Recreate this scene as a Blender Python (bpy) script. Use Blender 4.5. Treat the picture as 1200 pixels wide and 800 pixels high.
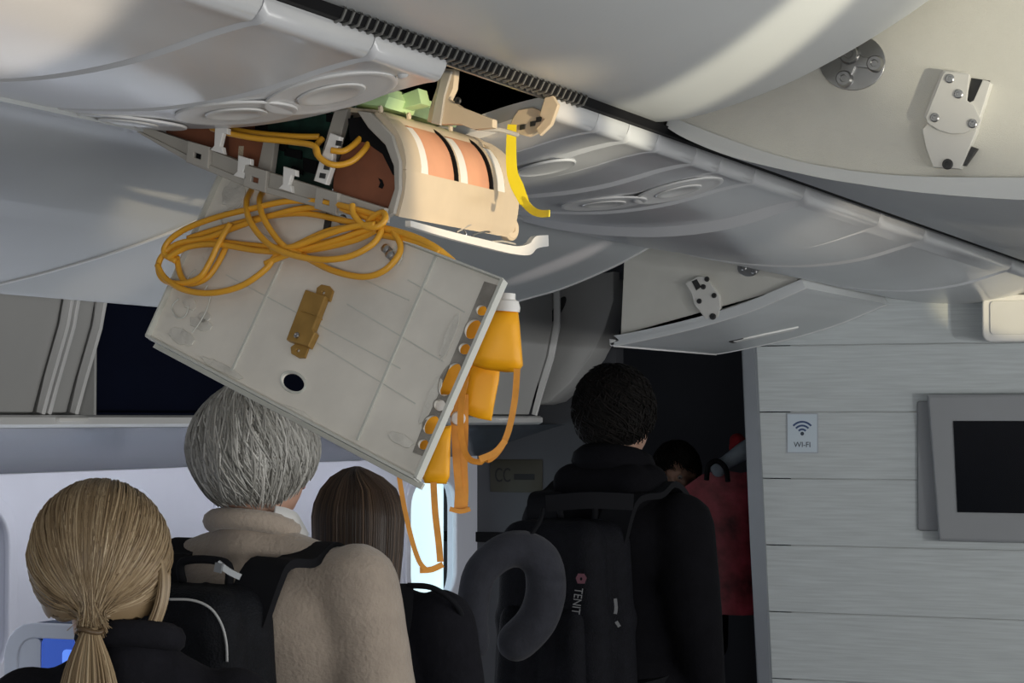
import bpy, bmesh, math, random
from mathutils import Vector, Matrix, Quaternion

# ------------------------------------------------------------------ camera, world, lights, exposure
for o in list(bpy.data.objects):
    bpy.data.objects.remove(o, do_unlink=True)
SC = bpy.context.scene
COL = SC.collection
random.seed(7)
FPX = 2600.0
YAW = math.radians(23.3)
PIT = math.atan(90 / 2600.0)
CAM = Vector((0, 0, 1.62))
FWD = Vector((-math.sin(YAW) * math.cos(PIT), math.cos(YAW) * math.cos(PIT), math.sin(PIT)))
RGT = Vector((math.cos(YAW), math.sin(YAW), 0))
UPV = RGT.cross(FWD)
cd = bpy.data.cameras.new('camera')
cd.sensor_width = 36.0
cd.lens = 36.0 * FPX / 1200.0
cd.clip_start = 0.05
cam = bpy.data.objects.new('camera', cd)
COL.objects.link(cam)
cam.matrix_world = Matrix((
    (RGT.x, UPV.x, -FWD.x, CAM.x), (RGT.y, UPV.y, -FWD.y, CAM.y), (RGT.z, UPV.z, -FWD.z, CAM.z), (0, 0, 0, 1)))
SC.camera = cam

W = bpy.data.worlds.new('world')
SC.world = W
W.use_nodes = True
W.node_tree.nodes['Background'].inputs[0].default_value = (0.93, 0.96, 1.0, 1)
W.node_tree.nodes['Background'].inputs[1].default_value = 0.10
SC.view_settings.view_transform = 'Standard'
SC.view_settings.look = 'None'
SC.view_settings.gamma = 1.0
SC.view_settings.use_curve_mapping = False
SC.view_settings.exposure = 0.12


def area(name, loc, target, sx, sy, power, color):
    d = bpy.data.lights.new(name, 'AREA')
    d.shape = 'RECTANGLE'
    d.size, d.size_y, d.energy, d.color = sx, sy, power, color
    o = bpy.data.objects.new(name, d)
    COL.objects.link(o)
    o.location = loc
    o.rotation_euler = (Vector(target) - Vector(loc)).to_track_quat('-Z', 'Y').to_euler()
    return o


def spot(name, loc, target, deg, power, color, blend=0.4, scale=(1, 1), roll=0.0, size=0.02):
    d = bpy.data.lights.new(name, 'SPOT')
    d.energy, d.color, d.spot_size, d.spot_blend, d.shadow_soft_size = power, color, math.radians(deg), blend, size
    o = bpy.data.objects.new(name, d)
    COL.objects.link(o)
    q = (Vector(target) - Vector(loc)).to_track_quat('-Z', 'Y') @ Quaternion((0, 0, 1), roll)
    o.matrix_world = Matrix.LocRotScale(Vector(loc), q, Vector((scale[0], scale[1], 1)))
    return o


# area lamps for daylight; windows on the right and behind are assumed, not built
area('window_daylight_right', (2.4, 3.4, 1.15), (-1.5, 3.8, 1.9), 6.0, 0.7, 84, (1.0, 0.99, 0.96))
area('window_daylight_behind', (0.4, -1.6, 1.1), (-1.4, 3.0, 1.95), 1.6, 0.8, 36, (1.0, 0.99, 0.97))
area('window_daylight_left', (-3.2, 4.6, 1.15), (-2.0, 4.4, 1.9), 3.6, 0.5, 4, (0.86, 0.93, 1.0))  # area lamp added in front of the left windows for their daylight
area('sidewall_wash', (-3.05, 4.6, 1.56), (-3.40, 4.6, 1.0), 4.6, 0.06, 6, (0.88, 0.90, 1.0))  # lamp added to brighten the sidewall; no such fitting is built
# added spot lamps aimed to make sun patches; right-hand windows assumed, not built
spot('sun_window_corner', (2.2, 0.9, 0.9), (-1.66, 1.98, 2.02), 5.0, 900, (1.0, .84, .64), .5, (1.0, 1.4), 0.6)
spot('sun_window_bin', (2.3, 2.4, 1.0), (-0.95, 3.16, 2.17), 10.0, 480, (1.0, .92, .70), .8, (.36, 1.6), 0.5)
spot('sun_window_unit', (2.3, 1.6, 1.35), (-1.30, 2.92, 1.98), 5.6, 480, (1.0, .80, .52), .35, (1.3, .95))
spot('sun_window_panel', (2.2, 1.4, 1.3), (-0.55, 3.47, 2.20), 8.0, 380, (1.0, .92, .70), 1.0)
spot('sun_window_bulkhead', (2.3, 4.4, 1.5), (-1.7, 7.42, 1.45), 34, 130, (.97, .99, 1.0), .6, (1, 1), 0, .05)
spot('sun_window_strip', (1.6, 1.0, 1.2), (-1.28, 5.0, 2.06), 8.0, 480, (1.0, .88, .70), .8, (1, .45))
spot('sun_window_lamp', (2.3, 4.6, 1.45), (-1.33, 7.30, 1.975), 2.6, 600, (1.0, .84, .50), .5)
spot('sun_window_far_bin', (2.2, 3.2, 1.25), (-1.98, 4.90, 1.985), 3.4, 420, (1.0, .84, .78), .7, (1.0, .35), 0.6)
spot('sun_window_near_bin', (2.2, 1.2, 1.15), (-2.36, 3.56, 1.875), 3.2, 260, (1.0, .82, .62), 1.0)


# ------------------------------------------------------------------ unprojection helpers (pixel of the 1200x800 frame -> point)
def ray(x, y):
    return FWD + RGT * ((x - 600) / FPX) - UPV * ((y - 400) / FPX)


def PA(x, y, a):
    d = ray(x, y)
    return CAM + d * (a / d.x)


def PL(x, y, l):
    d = ray(x, y)
    return CAM + d * (l / d.y)


def PD(x, y, D):
    return CAM + ray(x, y) * D


def interp(prof, a):
    pr = sorted(prof)
    if a <= pr[0][0]:
        return pr[0][1]
    for (a0, z0), (a1, z1) in zip(pr, pr[1:]):
        if a <= a1:
            return z0 + (z1 - z0) * (a - a0) / (a1 - a0)
    return pr[-1][1]


def on_prof(x, y, prof, lmin, lmax):
    best = None
    n = 400
    for i in range(n + 1):
        l = lmin + (lmax - lmin) * i / n
        p = PL(x, y, l)
        e = abs(p.z - interp(prof, p.x))
        if best is None or e < best[0]:
            best = (e, p)
    return best[1]


# ------------------------------------------------------------------ materials
MATS = {}


def mat(name, col, rough=0.5, metal=0.0, var=0.06, nscale=8.0, bump=0.0, bscale=60.0, spec=0.5, stretch=None,
        coat=0.0, sheen=0.0, emit=None, trans=0.0, sss=0.0, tint=None, weave=False):
    if name in MATS:
        return MATS[name]
    m = bpy.data.materials.new(name)
    m.use_nodes = True
    nt = m.node_tree
    N, Lk = nt.nodes, nt.links
    b = N['Principled BSDF']
    b.inputs['Roughness'].default_value = rough
    b.inputs['Metallic'].default_value = metal
    b.inputs['Specular IOR Level'].default_value = spec
    if coat:
        b.inputs['Coat Weight'].default_value = coat
        b.inputs['Coat Roughness'].default_value = 0.15
    if sheen:
        b.inputs['Sheen Weight'].default_value = sheen
    if trans:
        b.inputs['Transmission Weight'].default_value = trans
    if sss:
        b.inputs['Subsurface Weight'].default_value = sss
        b.inputs['Subsurface Radius'].default_value = (0.012, 0.005, 0.003)
    if emit:
        b.inputs['Emission Color'].default_value = (*emit[0], 1)
        b.inputs['Emission Strength'].default_value = emit[1]
    tc = N.new('ShaderNodeTexCoord')
    mp = N.new('ShaderNodeMapping')
    Lk.new(tc.outputs['Object'], mp.inputs[0])
    if stretch:
        mp.inputs['Scale'].default_value = stretch
    nz = N.new('ShaderNodeTexNoise')
    nz.inputs['Scale'].default_value = nscale
    nz.inputs['Detail'].default_value = 6
    Lk.new(mp.outputs[0], nz.inputs['Vector'])
    rp = N.new('ShaderNodeValToRGB')
    lo = [max(0, c * (1 - var)) for c in col]
    hi = [min(1, c * (1 + var)) for c in col]
    rp.color_ramp.elements[0].position, rp.color_ramp.elements[1].position = 0.3, 0.7
    rp.color_ramp.elements[0].color = (*lo, 1)
    rp.color_ramp.elements[1].color = (*hi, 1)
    Lk.new(nz.outputs['Fac'], rp.inputs[0])
    out = rp.outputs[0]
    if tint:                                   # per-strand hair tint stored on the points
        at = N.new('ShaderNodeAttribute')
        at.attribute_name = 'tint'
        r2 = N.new('ShaderNodeValToRGB')
        els = r2.color_ramp.elements
        els[0].color = (*tint[0], 1)
        els[1].color = (*tint[-1], 1)
        for i, c in enumerate(tint[1:-1]):
            e = els.new((i + 1) / (len(tint) - 1))
            e.color = (*c, 1)
        Lk.new(at.outputs['Fac'], r2.inputs[0])
        out = r2.outputs[0]
    Lk.new(out, b.inputs['Base Color'])
    if bump:
        if weave:
            nb = N.new('ShaderNodeTexVoronoi')
            nb.inputs['Scale'].default_value = bscale
            src = nb.outputs['Distance']
        else:
            nb = N.new('ShaderNodeTexNoise')
            nb.inputs['Scale'].default_value = bscale
            nb.inputs['Detail'].default_value = 5
            src = nb.outputs['Fac']
        Lk.new(mp.outputs[0], nb.inputs['Vector'])
        bp = N.new('ShaderNodeBump')
        bp.inputs['Strength'].default_value = bump
        bp.inputs['Distance'].default_value = 0.01
        Lk.new(src, bp.inputs['Height'])
        Lk.new(bp.outputs[0], b.inputs['Normal'])
    MATS[name] = m
    return m


M_FASCIA = mat('fascia_plastic', (0.60, 0.61, 0.62), 0.28, coat=0.35, var=0.03, nscale=3, bump=0.02, bscale=150)
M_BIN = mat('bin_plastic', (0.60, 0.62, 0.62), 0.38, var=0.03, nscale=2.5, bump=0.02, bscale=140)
M_BIN_SHADED = mat('left_bin_plastic', (0.45, 0.475, 0.485), 0.34, var=0.03, nscale=2.5, bump=0.02, bscale=140)  # same bin plastic, darkened in colour for the shade under the service strip
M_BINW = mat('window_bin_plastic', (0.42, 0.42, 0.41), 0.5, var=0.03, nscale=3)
M_BINEDGE = mat('bin_edge_plastic', (0.70, 0.70, 0.69), 0.35, var=0.02)
M_LINER = mat('bin_liner', (0.62, 0.61, 0.555), 0.75, var=0.05, nscale=9, bump=0.22, bscale=800, weave=True)
M_CREAM = mat('latch_cream', (0.66, 0.65, 0.61), 0.45, var=0.03)
M_STEEL = mat('brushed_steel', (0.42, 0.42, 0.42), 0.32, metal=1.0, var=0.1, nscale=20)
M_DARKMETAL = mat('dark_metal', (0.06, 0.06, 0.06), 0.45, metal=0.6)
M_BLACK = mat('black_rubber', (0.007, 0.007, 0.008), 0.8, spec=0.15)
M_RIDGE = mat('ridge_rubber', (0.15, 0.15, 0.14), 0.5)
M_VOID = mat('bay_liner_black', (0.006, 0.006, 0.006), 0.95, var=0.02)
M_BOARD = mat('pale_woodgrain_board', (0.555, 0.59, 0.59), 0.5, var=0.10, nscale=5, stretch=(1.2, 1.0, 26.0), bump=0.08, bscale=14)
M_JOINT = mat('board_joint', (0.50, 0.51, 0.51), 0.6)
M_TRIM = mat('aluminium_trim', (0.30, 0.32, 0.34), 0.38, metal=0.5, var=0.04)
M_SIDEWALL = mat('sidewall_lavender', (0.66, 0.68, 0.76), 0.55, var=0.02)
M_SHADE = mat('dimmed_window', (0.30, 0.33, 0.40), 0.3, var=0.05)
M_VALANCE = mat('valance_blue_grey', (0.055, 0.072, 0.092), 0.25, metal=0.1, var=0.4, nscale=3.5, stretch=(1, 1.2, 6))
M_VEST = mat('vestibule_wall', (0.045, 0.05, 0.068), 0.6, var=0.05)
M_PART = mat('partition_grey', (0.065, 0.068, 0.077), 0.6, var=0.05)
M_CARPET = mat('carpet_navy', (0.03, 0.035, 0.06), 0.95, var=0.25, nscale=60)
M_NAVY = mat('bin_interior_navy', (0.003, 0.005, 0.016), 0.9, spec=0.1, var=0.1)
M_GLOSSBLACK = mat('screen_black', (0.006, 0.007, 0.010), 0.22, var=0.02)
M_BEZEL = mat('monitor_bezel', (0.31, 0.32, 0.33), 0.42, var=0.02)
M_WHITE = mat('white_plastic', (0.80, 0.79, 0.76), 0.4, var=0.03)
M_STICKER = mat('sticker_face', (0.60, 0.68, 0.74), 0.45, var=0.02)
M_STICKEDGE = mat('sticker_edge', (0.40, 0.43, 0.47), 0.5)
M_BLUE = mat('wifi_blue', (0.045, 0.085, 0.20), 0.5)
M_BLUEDK = mat('wifi_dark', (0.04, 0.055, 0.08), 0.5)
M_BEIGE = mat('beige_housing', (0.60, 0.50, 0.365), 0.6, var=0.06, nscale=14)
M_GREYBEIGE = mat('greige_rail', (0.40, 0.38, 0.34), 0.6, var=0.06, nscale=20)
M_SALMON = mat('salmon_cover', (0.66, 0.33, 0.20), 0.55, var=0.14, nscale=10)
M_BROWN = mat('rust_brown_plate', (0.22, 0.075, 0.035), 0.6, var=0.22, nscale=18)
M_GREEN = mat('pale_green_foam', (0.46, 0.66, 0.34), 0.7, var=0.08, nscale=18)
M_PCB = mat('circuit_green', (0.008, 0.035, 0.025), 0.45, var=0.8, nscale=40)
M_PANEL = mat('door_inner_face', (0.78, 0.75, 0.68), 0.5, var=0.14, nscale=7, bump=0.12, bscale=10)
M_PANELEDGE = mat('door_rim', (0.62, 0.63, 0.58), 0.45, var=0.06)
M_SMOKE = mat('clear_tape_strip', (0.30, 0.28, 0.25), 0.35, var=0.3, nscale=25, bump=0.4, bscale=30)
M_SEALANT = mat('crinkled_sealant', (0.70, 0.68, 0.62), 0.28, var=0.12, nscale=30, bump=0.5, bscale=35)
M_GOLD = mat('bronze_bracket', (0.40, 0.235, 0.06), 0.42, metal=0.25, var=0.15, nscale=30)
M_HOSE = mat('amber_hose', (0.82, 0.41, 0.035), 0.38, var=0.08, nscale=20)
M_MASK = mat('mask_orange', (1.0, 0.44, 0.004), 0.5, var=0.05, nscale=12)
M_STRAPO = mat('elastic_orange', (0.72, 0.30, 0.035), 0.6, var=0.12, nscale=50)
M_YELLOW = mat('yellow_webbing', (0.86, 0.70, 0.02), 0.6, var=0.06)
M_SKIN = mat('skin', (0.55, 0.33, 0.24), 0.5, var=0.06, nscale=20, sss=0.1)
M_SKIN2 = mat('skin_tan', (0.42, 0.25, 0.18), 0.5, var=0.06, nscale=20, sss=0.1)
M_EYEW = mat('eye_white', (0.30, 0.28, 0.26), 0.4)
M_EYED = mat('eye_dark', (0.02, 0.015, 0.01), 0.2)
M_LIP = mat('lip', (0.42, 0.17, 0.15), 0.5)
M_SWEATER = mat('oatmeal_knit', (0.40, 0.335, 0.275), 0.95, var=0.08, nscale=25, bump=0.35, bscale=130, sheen=0.3)
M_SHIRT = mat('white_shirt', (0.75, 0.75, 0.74), 0.7, var=0.03)
M_BLACKCLOTH = mat('black_cloth', (0.010, 0.010, 0.014), 0.95, var=0.15, nscale=30, bump=0.25, bscale=80, spec=0.2)
M_DARKCLOTH = mat('dark_coat', (0.005, 0.005, 0.007), 0.95, var=0.15, nscale=20, bump=0.2, bscale=60, spec=0.15)
M_NYLON = mat('black_nylon', (0.007, 0.008, 0.011), 0.75, var=0.2, nscale=60, bump=0.25, bscale=260, weave=True, spec=0.2)
M_NYLON2 = mat('navy_black_nylon', (0.006, 0.0065, 0.010), 0.78, var=0.2, nscale=60, bump=0.25, bscale=260, weave=True, spec=0.2)
M_WEB = mat('strap_webbing', (0.008, 0.0085, 0.011), 0.85, var=0.1, spec=0.2)
M_JEANS = mat('dark_trousers', (0.02, 0.022, 0.035), 0.9, var=0.1)
M_SHOE = mat('black_shoe', (0.015, 0.014, 0.014), 0.5)
M_PIPING = mat('reflective_piping', (0.45, 0.46, 0.46), 0.4)
M_PILLOW = mat('charcoal_velour', (0.036, 0.038, 0.050), 0.95, var=0.15, nscale=30, bump=0.2, bscale=120, sheen=0.1)
M_REDBAG = mat('red_patterned_bag', (0.24, 0.026, 0.038), 0.45, var=0.75, nscale=13, bump=0.5, bscale=12)
M_RED = mat('red_knit', (0.28, 0.012, 0.018), 0.9, var=0.2, nscale=40, bump=0.4, bscale=70)
M_GREYPLASTIC = mat('grey_plastic_bag', (0.26, 0.30, 0.34), 0.35, var=0.3, nscale=12, bump=0.5, bscale=14)
M_SIGN = mat('sign_olive', (0.038, 0.035, 0.022), 0.5)
M_SIGNINK = mat('sign_ink', (0.004, 0.004, 0.004), 0.6)
M_PRINT = mat('print_grey', (0.16, 0.165, 0.175), 0.6)
M_PRINTRED = mat('print_red', (0.10, 0.025, 0.045), 0.6)
M_DAYGLASS = mat('bright_window', (0.8, 0.9, 0.92), 0.3, emit=((0.66, 0.88, 0.92), 0.75))
M_SEAT = mat('seat_shell', (0.50, 0.54, 0.62), 0.4, var=0.04)
M_SEATFAB = mat('seat_fabric', (0.05, 0.07, 0.13), 0.9, var=0.1, nscale=40)
M_SCREEN = mat('seat_screen', (0.01, 0.04, 0.22), 0.25, emit=((0.02, 0.12, 0.75), 0.35))
M_SCREENHI = mat('seat_screen_icon', (0.05, 0.15, 0.5), 0.25, emit=((0.12, 0.28, 1.0), 0.7))
M_LENS = mat('lamp_lens', (0.72, 0.72, 0.70), 0.25, var=0.02)
M_H_GREY = mat('hair_grey', (0.3, 0.3, 0.28), 0.45, tint=[(0.12, 0.115, 0.10), (0.28, 0.275, 0.25), (0.43, 0.42, 0.39), (0.66, 0.65, 0.61)])
M_H_BLOND = mat('hair_blonde', (0.3, 0.2, 0.1), 0.4, tint=[(0.13, 0.085, 0.045), (0.27, 0.19, 0.105), (0.38, 0.28, 0.165), (0.58, 0.46, 0.30)])
M_H_BROWN = mat('hair_brown', (0.1, 0.06, 0.03), 0.38, tint=[(0.020, 0.012, 0.008), (0.050, 0.030, 0.019), (0.09, 0.056, 0.035), (0.19, 0.12, 0.075)])
M_H_BLACK = mat('hair_black', (0.01, 0.008, 0.007), 0.65, spec=0.2, tint=[(0.003, 0.0028, 0.0027), (0.006, 0.005, 0.0045), (0.013, 0.010, 0.009)])


# ------------------------------------------------------------------ object helpers
def link(name, me, m=None, parent=None, smooth=35):
    if m:
        me.materials.append(m)
    if smooth:
        me.shade_smooth()
        if smooth < 180:
            me.set_sharp_from_angle(angle=math.radians(smooth))
    o = bpy.data.objects.new(name, me)
    COL.objects.link(o)
    if parent:
        o.parent = parent
        o.matrix_parent_inverse = Matrix.Identity(4)
    return o


def tag(o, label, cat=None, group=None, kind=None):
    if label:
        o['label'] = label
    if cat:
        o['category'] = cat
    if group:
        o['group'] = group
    if kind:
        o['kind'] = kind
    return o


def empty(name, loc, label, cat, group=None, rotz=0.0):
    o = bpy.data.objects.new(name, None)
    o.empty_display_size = 0.05
    COL.objects.link(o)
    o.location = loc
    o.rotation_euler = (0, 0, rotz)
    bpy.context.view_layer.update()
    return tag(o, label, cat, group)


def wlink(name, me, m, parent, smooth=35):
    """world-space mesh put under a parent that has a transform"""
    if parent is not None:
        me.transform(root_matrix(parent).inverted())
    return link(name, me, m, parent, smooth)


def root_matrix(o):
    mw = Matrix.LocRotScale(o.location, o.rotation_euler, o.scale)
    return (root_matrix(o.parent) @ mw) if o.parent else mw


def bm_mesh(bm, name='m'):
    me = bpy.data.meshes.new(name)
    bmesh.ops.recalc_face_normals(bm, faces=bm.faces)
    bm.to_mesh(me)
    bm.free()
    return me


def box(x0, x1, y0, y1, z0, z1, bev=0.0, seg=2):
    bm = bmesh.new()
    bmesh.ops.create_cube(bm, size=1)
    for v in bm.verts:
        v.co = Vector((x0 + (v.co.x + .5) * (x1 - x0), y0 + (v.co.y + .5) * (y1 - y0), z0 + (v.co.z + .5) * (z1 - z0)))
    if bev:
        bmesh.ops.bevel(bm, geom=bm.edges[:], offset=bev, segments=seg, affect='EDGES', profile=0.5)
    return bm_mesh(bm)


def obox(c, ax, ay, az, bev=0.0, seg=2):
    """oriented box, full axis vectors"""
    bm = bmesh.new()
    bmesh.ops.create_cube(bm, size=1)
    if bev:
        sx, sy, sz = ax.length, ay.length, az.length
        for v in bm.verts:
            v.co = Vector((v.co.x * sx, v.co.y * sy, v.co.z * sz))
        bmesh.ops.bevel(bm, geom=bm.edges[:], offset=bev, segments=seg, affect='EDGES', profile=0.5)
        ax, ay, az = ax.normalized(), ay.normalized(), az.normalized()
    for v in bm.verts:
        v.co = c + ax * v.co.x + ay * v.co.y + az * v.co.z
    return bm_mesh(bm)


def prism(poly, l0, l1, bev=0.0, seg=2, zfun=None):
    """poly of (a, z) extruded along the cabin from l0 to l1"""
    bm = bmesh.new()
    A = [bm.verts.new((a, l0, z)) for a, z in poly]
    B = [bm.verts.new((a, l1, z)) for a, z in poly]
    n = len(poly)
    fa = bm.faces.new(A)
    fb = bm.faces.new(B[::-1])
    for i in range(n):
        bm.faces.new((A[i], B[i], B[(i + 1) % n], A[(i + 1) % n]))
    if bev:
        es = [e for e in bm.edges if (e in fa.edges or e in fb.edges)]
        bmesh.ops.bevel(bm, geom=es, offset=bev, segments=seg, affect='EDGES', profile=0.5, clamp_overlap=True)
    return bm_mesh(bm)


def offset_poly(pts, t):
    out = []
    for i, p in enumerate(pts):
        p0 = Vector(pts[max(i - 1, 0)])
        p1 = Vector(pts[min(i + 1, len(pts) - 1)])
        d = (p1 - p0).normalized()
        n = Vector((-d.y, d.x))
        out.append((p[0] + n.x * t, p[1] + n.y * t))
    return out


def shell_poly(pts, t):
    return list(pts) + offset_poly(pts, t)[::-1]


def smooth_pts(pts, sub=6, closed=False):
    P = [Vector(p) for p in pts]
    n = len(P)
    out = []
    rng = range(n) if closed else range(n - 1)
    for i in rng:
        if closed:
            p0, p1, p2, p3 = P[(i - 1) % n], P[i], P[(i + 1) % n], P[(i + 2) % n]
        else:
            p0, p1, p2, p3 = P[max(i - 1, 0)], P[i], P[i + 1], P[min(i + 2, n - 1)]
        for k in range(sub):
            t = k / sub
            out.append(0.5 * ((2 * p1) + (p2 - p0) * t + (2 * p0 - 5 * p1 + 4 * p2 - p3) * t * t + (3 * p1 - p0 - 3 * p2 + p3) * t ** 3))
    if not closed:
        out.append(P[-1])
    return out


def tube(pts, r, sides=8, sub=8, closed=False, radii=None, flat=None):
    path = smooth_pts(pts, sub, closed) if sub > 1 else [Vector(p) for p in pts]
    n = len(path)
    bm = bmesh.new()
    rings = []
    up = None
    for i, p in enumerate(path):
        if closed:
            d = path[(i + 1) % n] - path[i - 1]
        else:
            d = path[min(i + 1, n - 1)] - path[max(i - 1, 0)]
        d.normalize()
        if up is None:
            up = d.orthogonal().normalized()
        up = (up - d * up.dot(d))
        if up.length < 1e-6:
            up = d.orthogonal()
        up.normalize()
        s = d.cross(up)
        rr = r if radii is None else radii[0] + (radii[1] - radii[0]) * i / max(1, n - 1)
        rings.append([bm.verts.new(p + (up * math.cos(2 * math.pi * k / sides) + s * math.sin(2 * math.pi * k / sides)) * rr) for k in range(sides)])
    m = n if closed else n - 1
    for i in range(m):
        a, b = rings[i], rings[(i + 1) % n]
        for k in range(sides):
            bm.faces.new((a[k], a[(k + 1) % sides], b[(k + 1) % sides], b[k]))
    if not closed:
        bm.faces.new(rings[0][::-1])
        bm.faces.new(rings[-1])
    return bm_mesh(bm)


def ribbon(pts, wvec, th, sub=6, widths=None):
    """flat strap: path, width direction (vector or list), thickness"""
    path = smooth_pts(pts, sub) if sub > 1 else [Vector(p) for p in pts]
    n = len(path)
    bm = bmesh.new()
    rings = []
    for i, p in enumerate(path):
        d = (path[min(i + 1, n - 1)] - path[max(i - 1, 0)]).normalized()
        w = wvec if isinstance(wvec, Vector) else wvec[0].lerp(wvec[1], i / (n - 1))
        wl = w.length
        if widths:
            f = i / (n - 1) * (len(widths) - 1)
            k = min(int(f), len(widths) - 2)
            wl = widths[k] + (widths[k + 1] - widths[k]) * (f - k)
        w = (w - d * w.dot(d)).normalized()
        nn = d.cross(w).normalized() * th * .5
        w = w * wl * .5
        rings.append([bm.verts.new(p + q) for q in (-w - nn, w - nn, w + nn, -w + nn)])
    for a, b in zip(rings, rings[1:]):
        for k in range(4):
            bm.faces.new((a[k], a[(k + 1) % 4], b[(k + 1) % 4], b[k]))
    bm.faces.new(rings[0][::-1])
    bm.faces.new(rings[-1])
    return bm_mesh(bm)


def lathe(prof, seg=24):
    """profile of (r, h) turned about local +Z"""
    bm = bmesh.new()
    rings = []
    for r, h in prof:
        if r < 1e-5:
            rings.append([bm.verts.new((0, 0, h))])
        else:
            rings.append([bm.verts.new((r * math.cos(2 * math.pi * k / seg), r * math.sin(2 * math.pi * k / seg), h)) for k in range(seg)])
    for a, b in zip(rings, rings[1:]):
        if len(a) == 1 and len(b) == 1:
            continue
        for k in range(seg):
            k2 = (k + 1) % seg
            if len(a) == 1:
                bm.faces.new((a[0], b[k], b[k2]))
            elif len(b) == 1:
                bm.faces.new((a[k], a[k2], b[0]))
            else:
                bm.faces.new((a[k], a[k2], b[k2], b[k]))
    return bm_mesh(bm)


def frame(o, x, y):
    """matrix with origin o, local x along x, local y about y, local z = x cross y"""
    x = x.normalized()
    z = x.cross(y).normalized()
    y = z.cross(x)
    return Matrix(((x.x, y.x, z.x, o.x), (x.y, y.y, z.y, o.y), (x.z, y.z, z.z, o.z), (0, 0, 0, 1)))


def nframe(o, n, xh=Vector((1, 0, 0))):
    n = n.normalized()
    x = (xh - n * xh.dot(n)).normalized()
    return frame(o, x, n.cross(x))


def plate(outline, holes, th, bevel=0.0):
    """2D outline with holes, filled and extruded; local XY, centred on z = 0"""
    cu = bpy.data.curves.new('p', 'CURVE')
    cu.dimensions = '2D'
    cu.fill_mode = 'BOTH'
    cu.extrude = th / 2 - bevel
    cu.bevel_depth = bevel
    for pts in [outline] + list(holes):
        s = cu.splines.new('POLY')
        s.points.add(len(pts) - 1)
        for i, p in enumerate(pts):
            s.points[i].co = (p[0], p[1], 0, 1)
        s.use_cyclic_u = True
    o = bpy.data.objects.new('p', cu)
    COL.objects.link(o)
    dg = bpy.context.evaluated_depsgraph_get()
    me = bpy.data.meshes.new_from_object(o.evaluated_get(dg))
    bpy.data.objects.remove(o, do_unlink=True)
    bpy.data.curves.remove(cu)
    me.materials.clear()
    return me


def rrect(x0, x1, y0, y1, r, n=5):
    pts = []
    for cx, cy, a0 in ((x1 - r, y1 - r, 0), (x0 + r, y1 - r, 90), (x0 + r, y0 + r, 180), (x1 - r, y0 + r, 270)):
        for k in range(n + 1):
            t = math.radians(a0 + 90 * k / n)
            pts.append((cx + r * math.cos(t), cy + r * math.sin(t)))
    return pts


def ell(cx, cy, rx, ry, ang=0.0, n=24):
    c, s = math.cos(ang), math.sin(ang)
    out = []
    for k in range(n):
        t = 2 * math.pi * k / n
        x, y = rx * math.cos(t), ry * math.sin(t)
        out.append((cx + x * c - y * s, cy + x * s + y * c))
    return out


def put(name, me, mtx, m, parent=None, smooth=35):
    me.transform(mtx)
    return wlink(name, me, m, parent, smooth)


def text_mesh(s, size, th=0.0006):
    cu = bpy.data.curves.new('t', 'FONT')
    cu.body = s
    cu.size = size
    cu.align_x = 'CENTER'
    cu.align_y = 'CENTER'
    cu.extrude = th
    o = bpy.data.objects.new('t', cu)
    COL.objects.link(o)
    dg = bpy.context.evaluated_depsgraph_get()
    me = bpy.data.meshes.new_from_object(o.evaluated_get(dg))
    bpy.data.objects.remove(o, do_unlink=True)
    me.materials.clear()
    return me


def blob(prims, voxel=0.012, smooth=4):
    """capsules and ellipsoids merged into one continuous surface"""
    bm = bmesh.new()
    for p in prims:
        if p[0] == 'e':
            _, c, r = p[:3]
            rot = p[3] if len(p) > 3 else Matrix.Identity(3)
            M = Matrix.Translation(Vector(c)) @ rot.to_4x4() @ Matrix.Diagonal((*r, 1))
            bmesh.ops.create_icosphere(bm, subdivisions=3, radius=1, matrix=M)
        else:
            _, p0, r0, p1, r1 = p
            p0, p1 = Vector(p0), Vector(p1)
            d = p1 - p0
            bmesh.ops.create_icosphere(bm, subdivisions=2, radius=r0, matrix=Matrix.Translation(p0))
            bmesh.ops.create_icosphere(bm, subdivisions=2, radius=r1, matrix=Matrix.Translation(p1))
            if d.length > 1e-5:
                q = d.to_track_quat('Z', 'Y').to_matrix().to_4x4()
                bmesh.ops.create_cone(bm, cap_ends=True, segments=16, radius1=r0, radius2=r1, depth=d.length,
                                      matrix=Matrix.Translation((p0 + p1) / 2) @ q)
    me = bpy.data.meshes.new('b')
    bm.to_mesh(me)
    bm.free()
    o = bpy.data.objects.new('b', me)
    COL.objects.link(o)
    rm = o.modifiers.new('r', 'REMESH')
    rm.mode = 'VOXEL'
    rm.voxel_size = voxel
    sm = o.modifiers.new('s', 'SMOOTH')
    sm.iterations = smooth
    sm.factor = 0.5
    dg = bpy.context.evaluated_depsgraph_get()
    out = bpy.data.meshes.new_from_object(o.evaluated_get(dg))
    bpy.data.objects.remove(o, do_unlink=True)
    bpy.data.meshes.remove(me)
    return out


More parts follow.
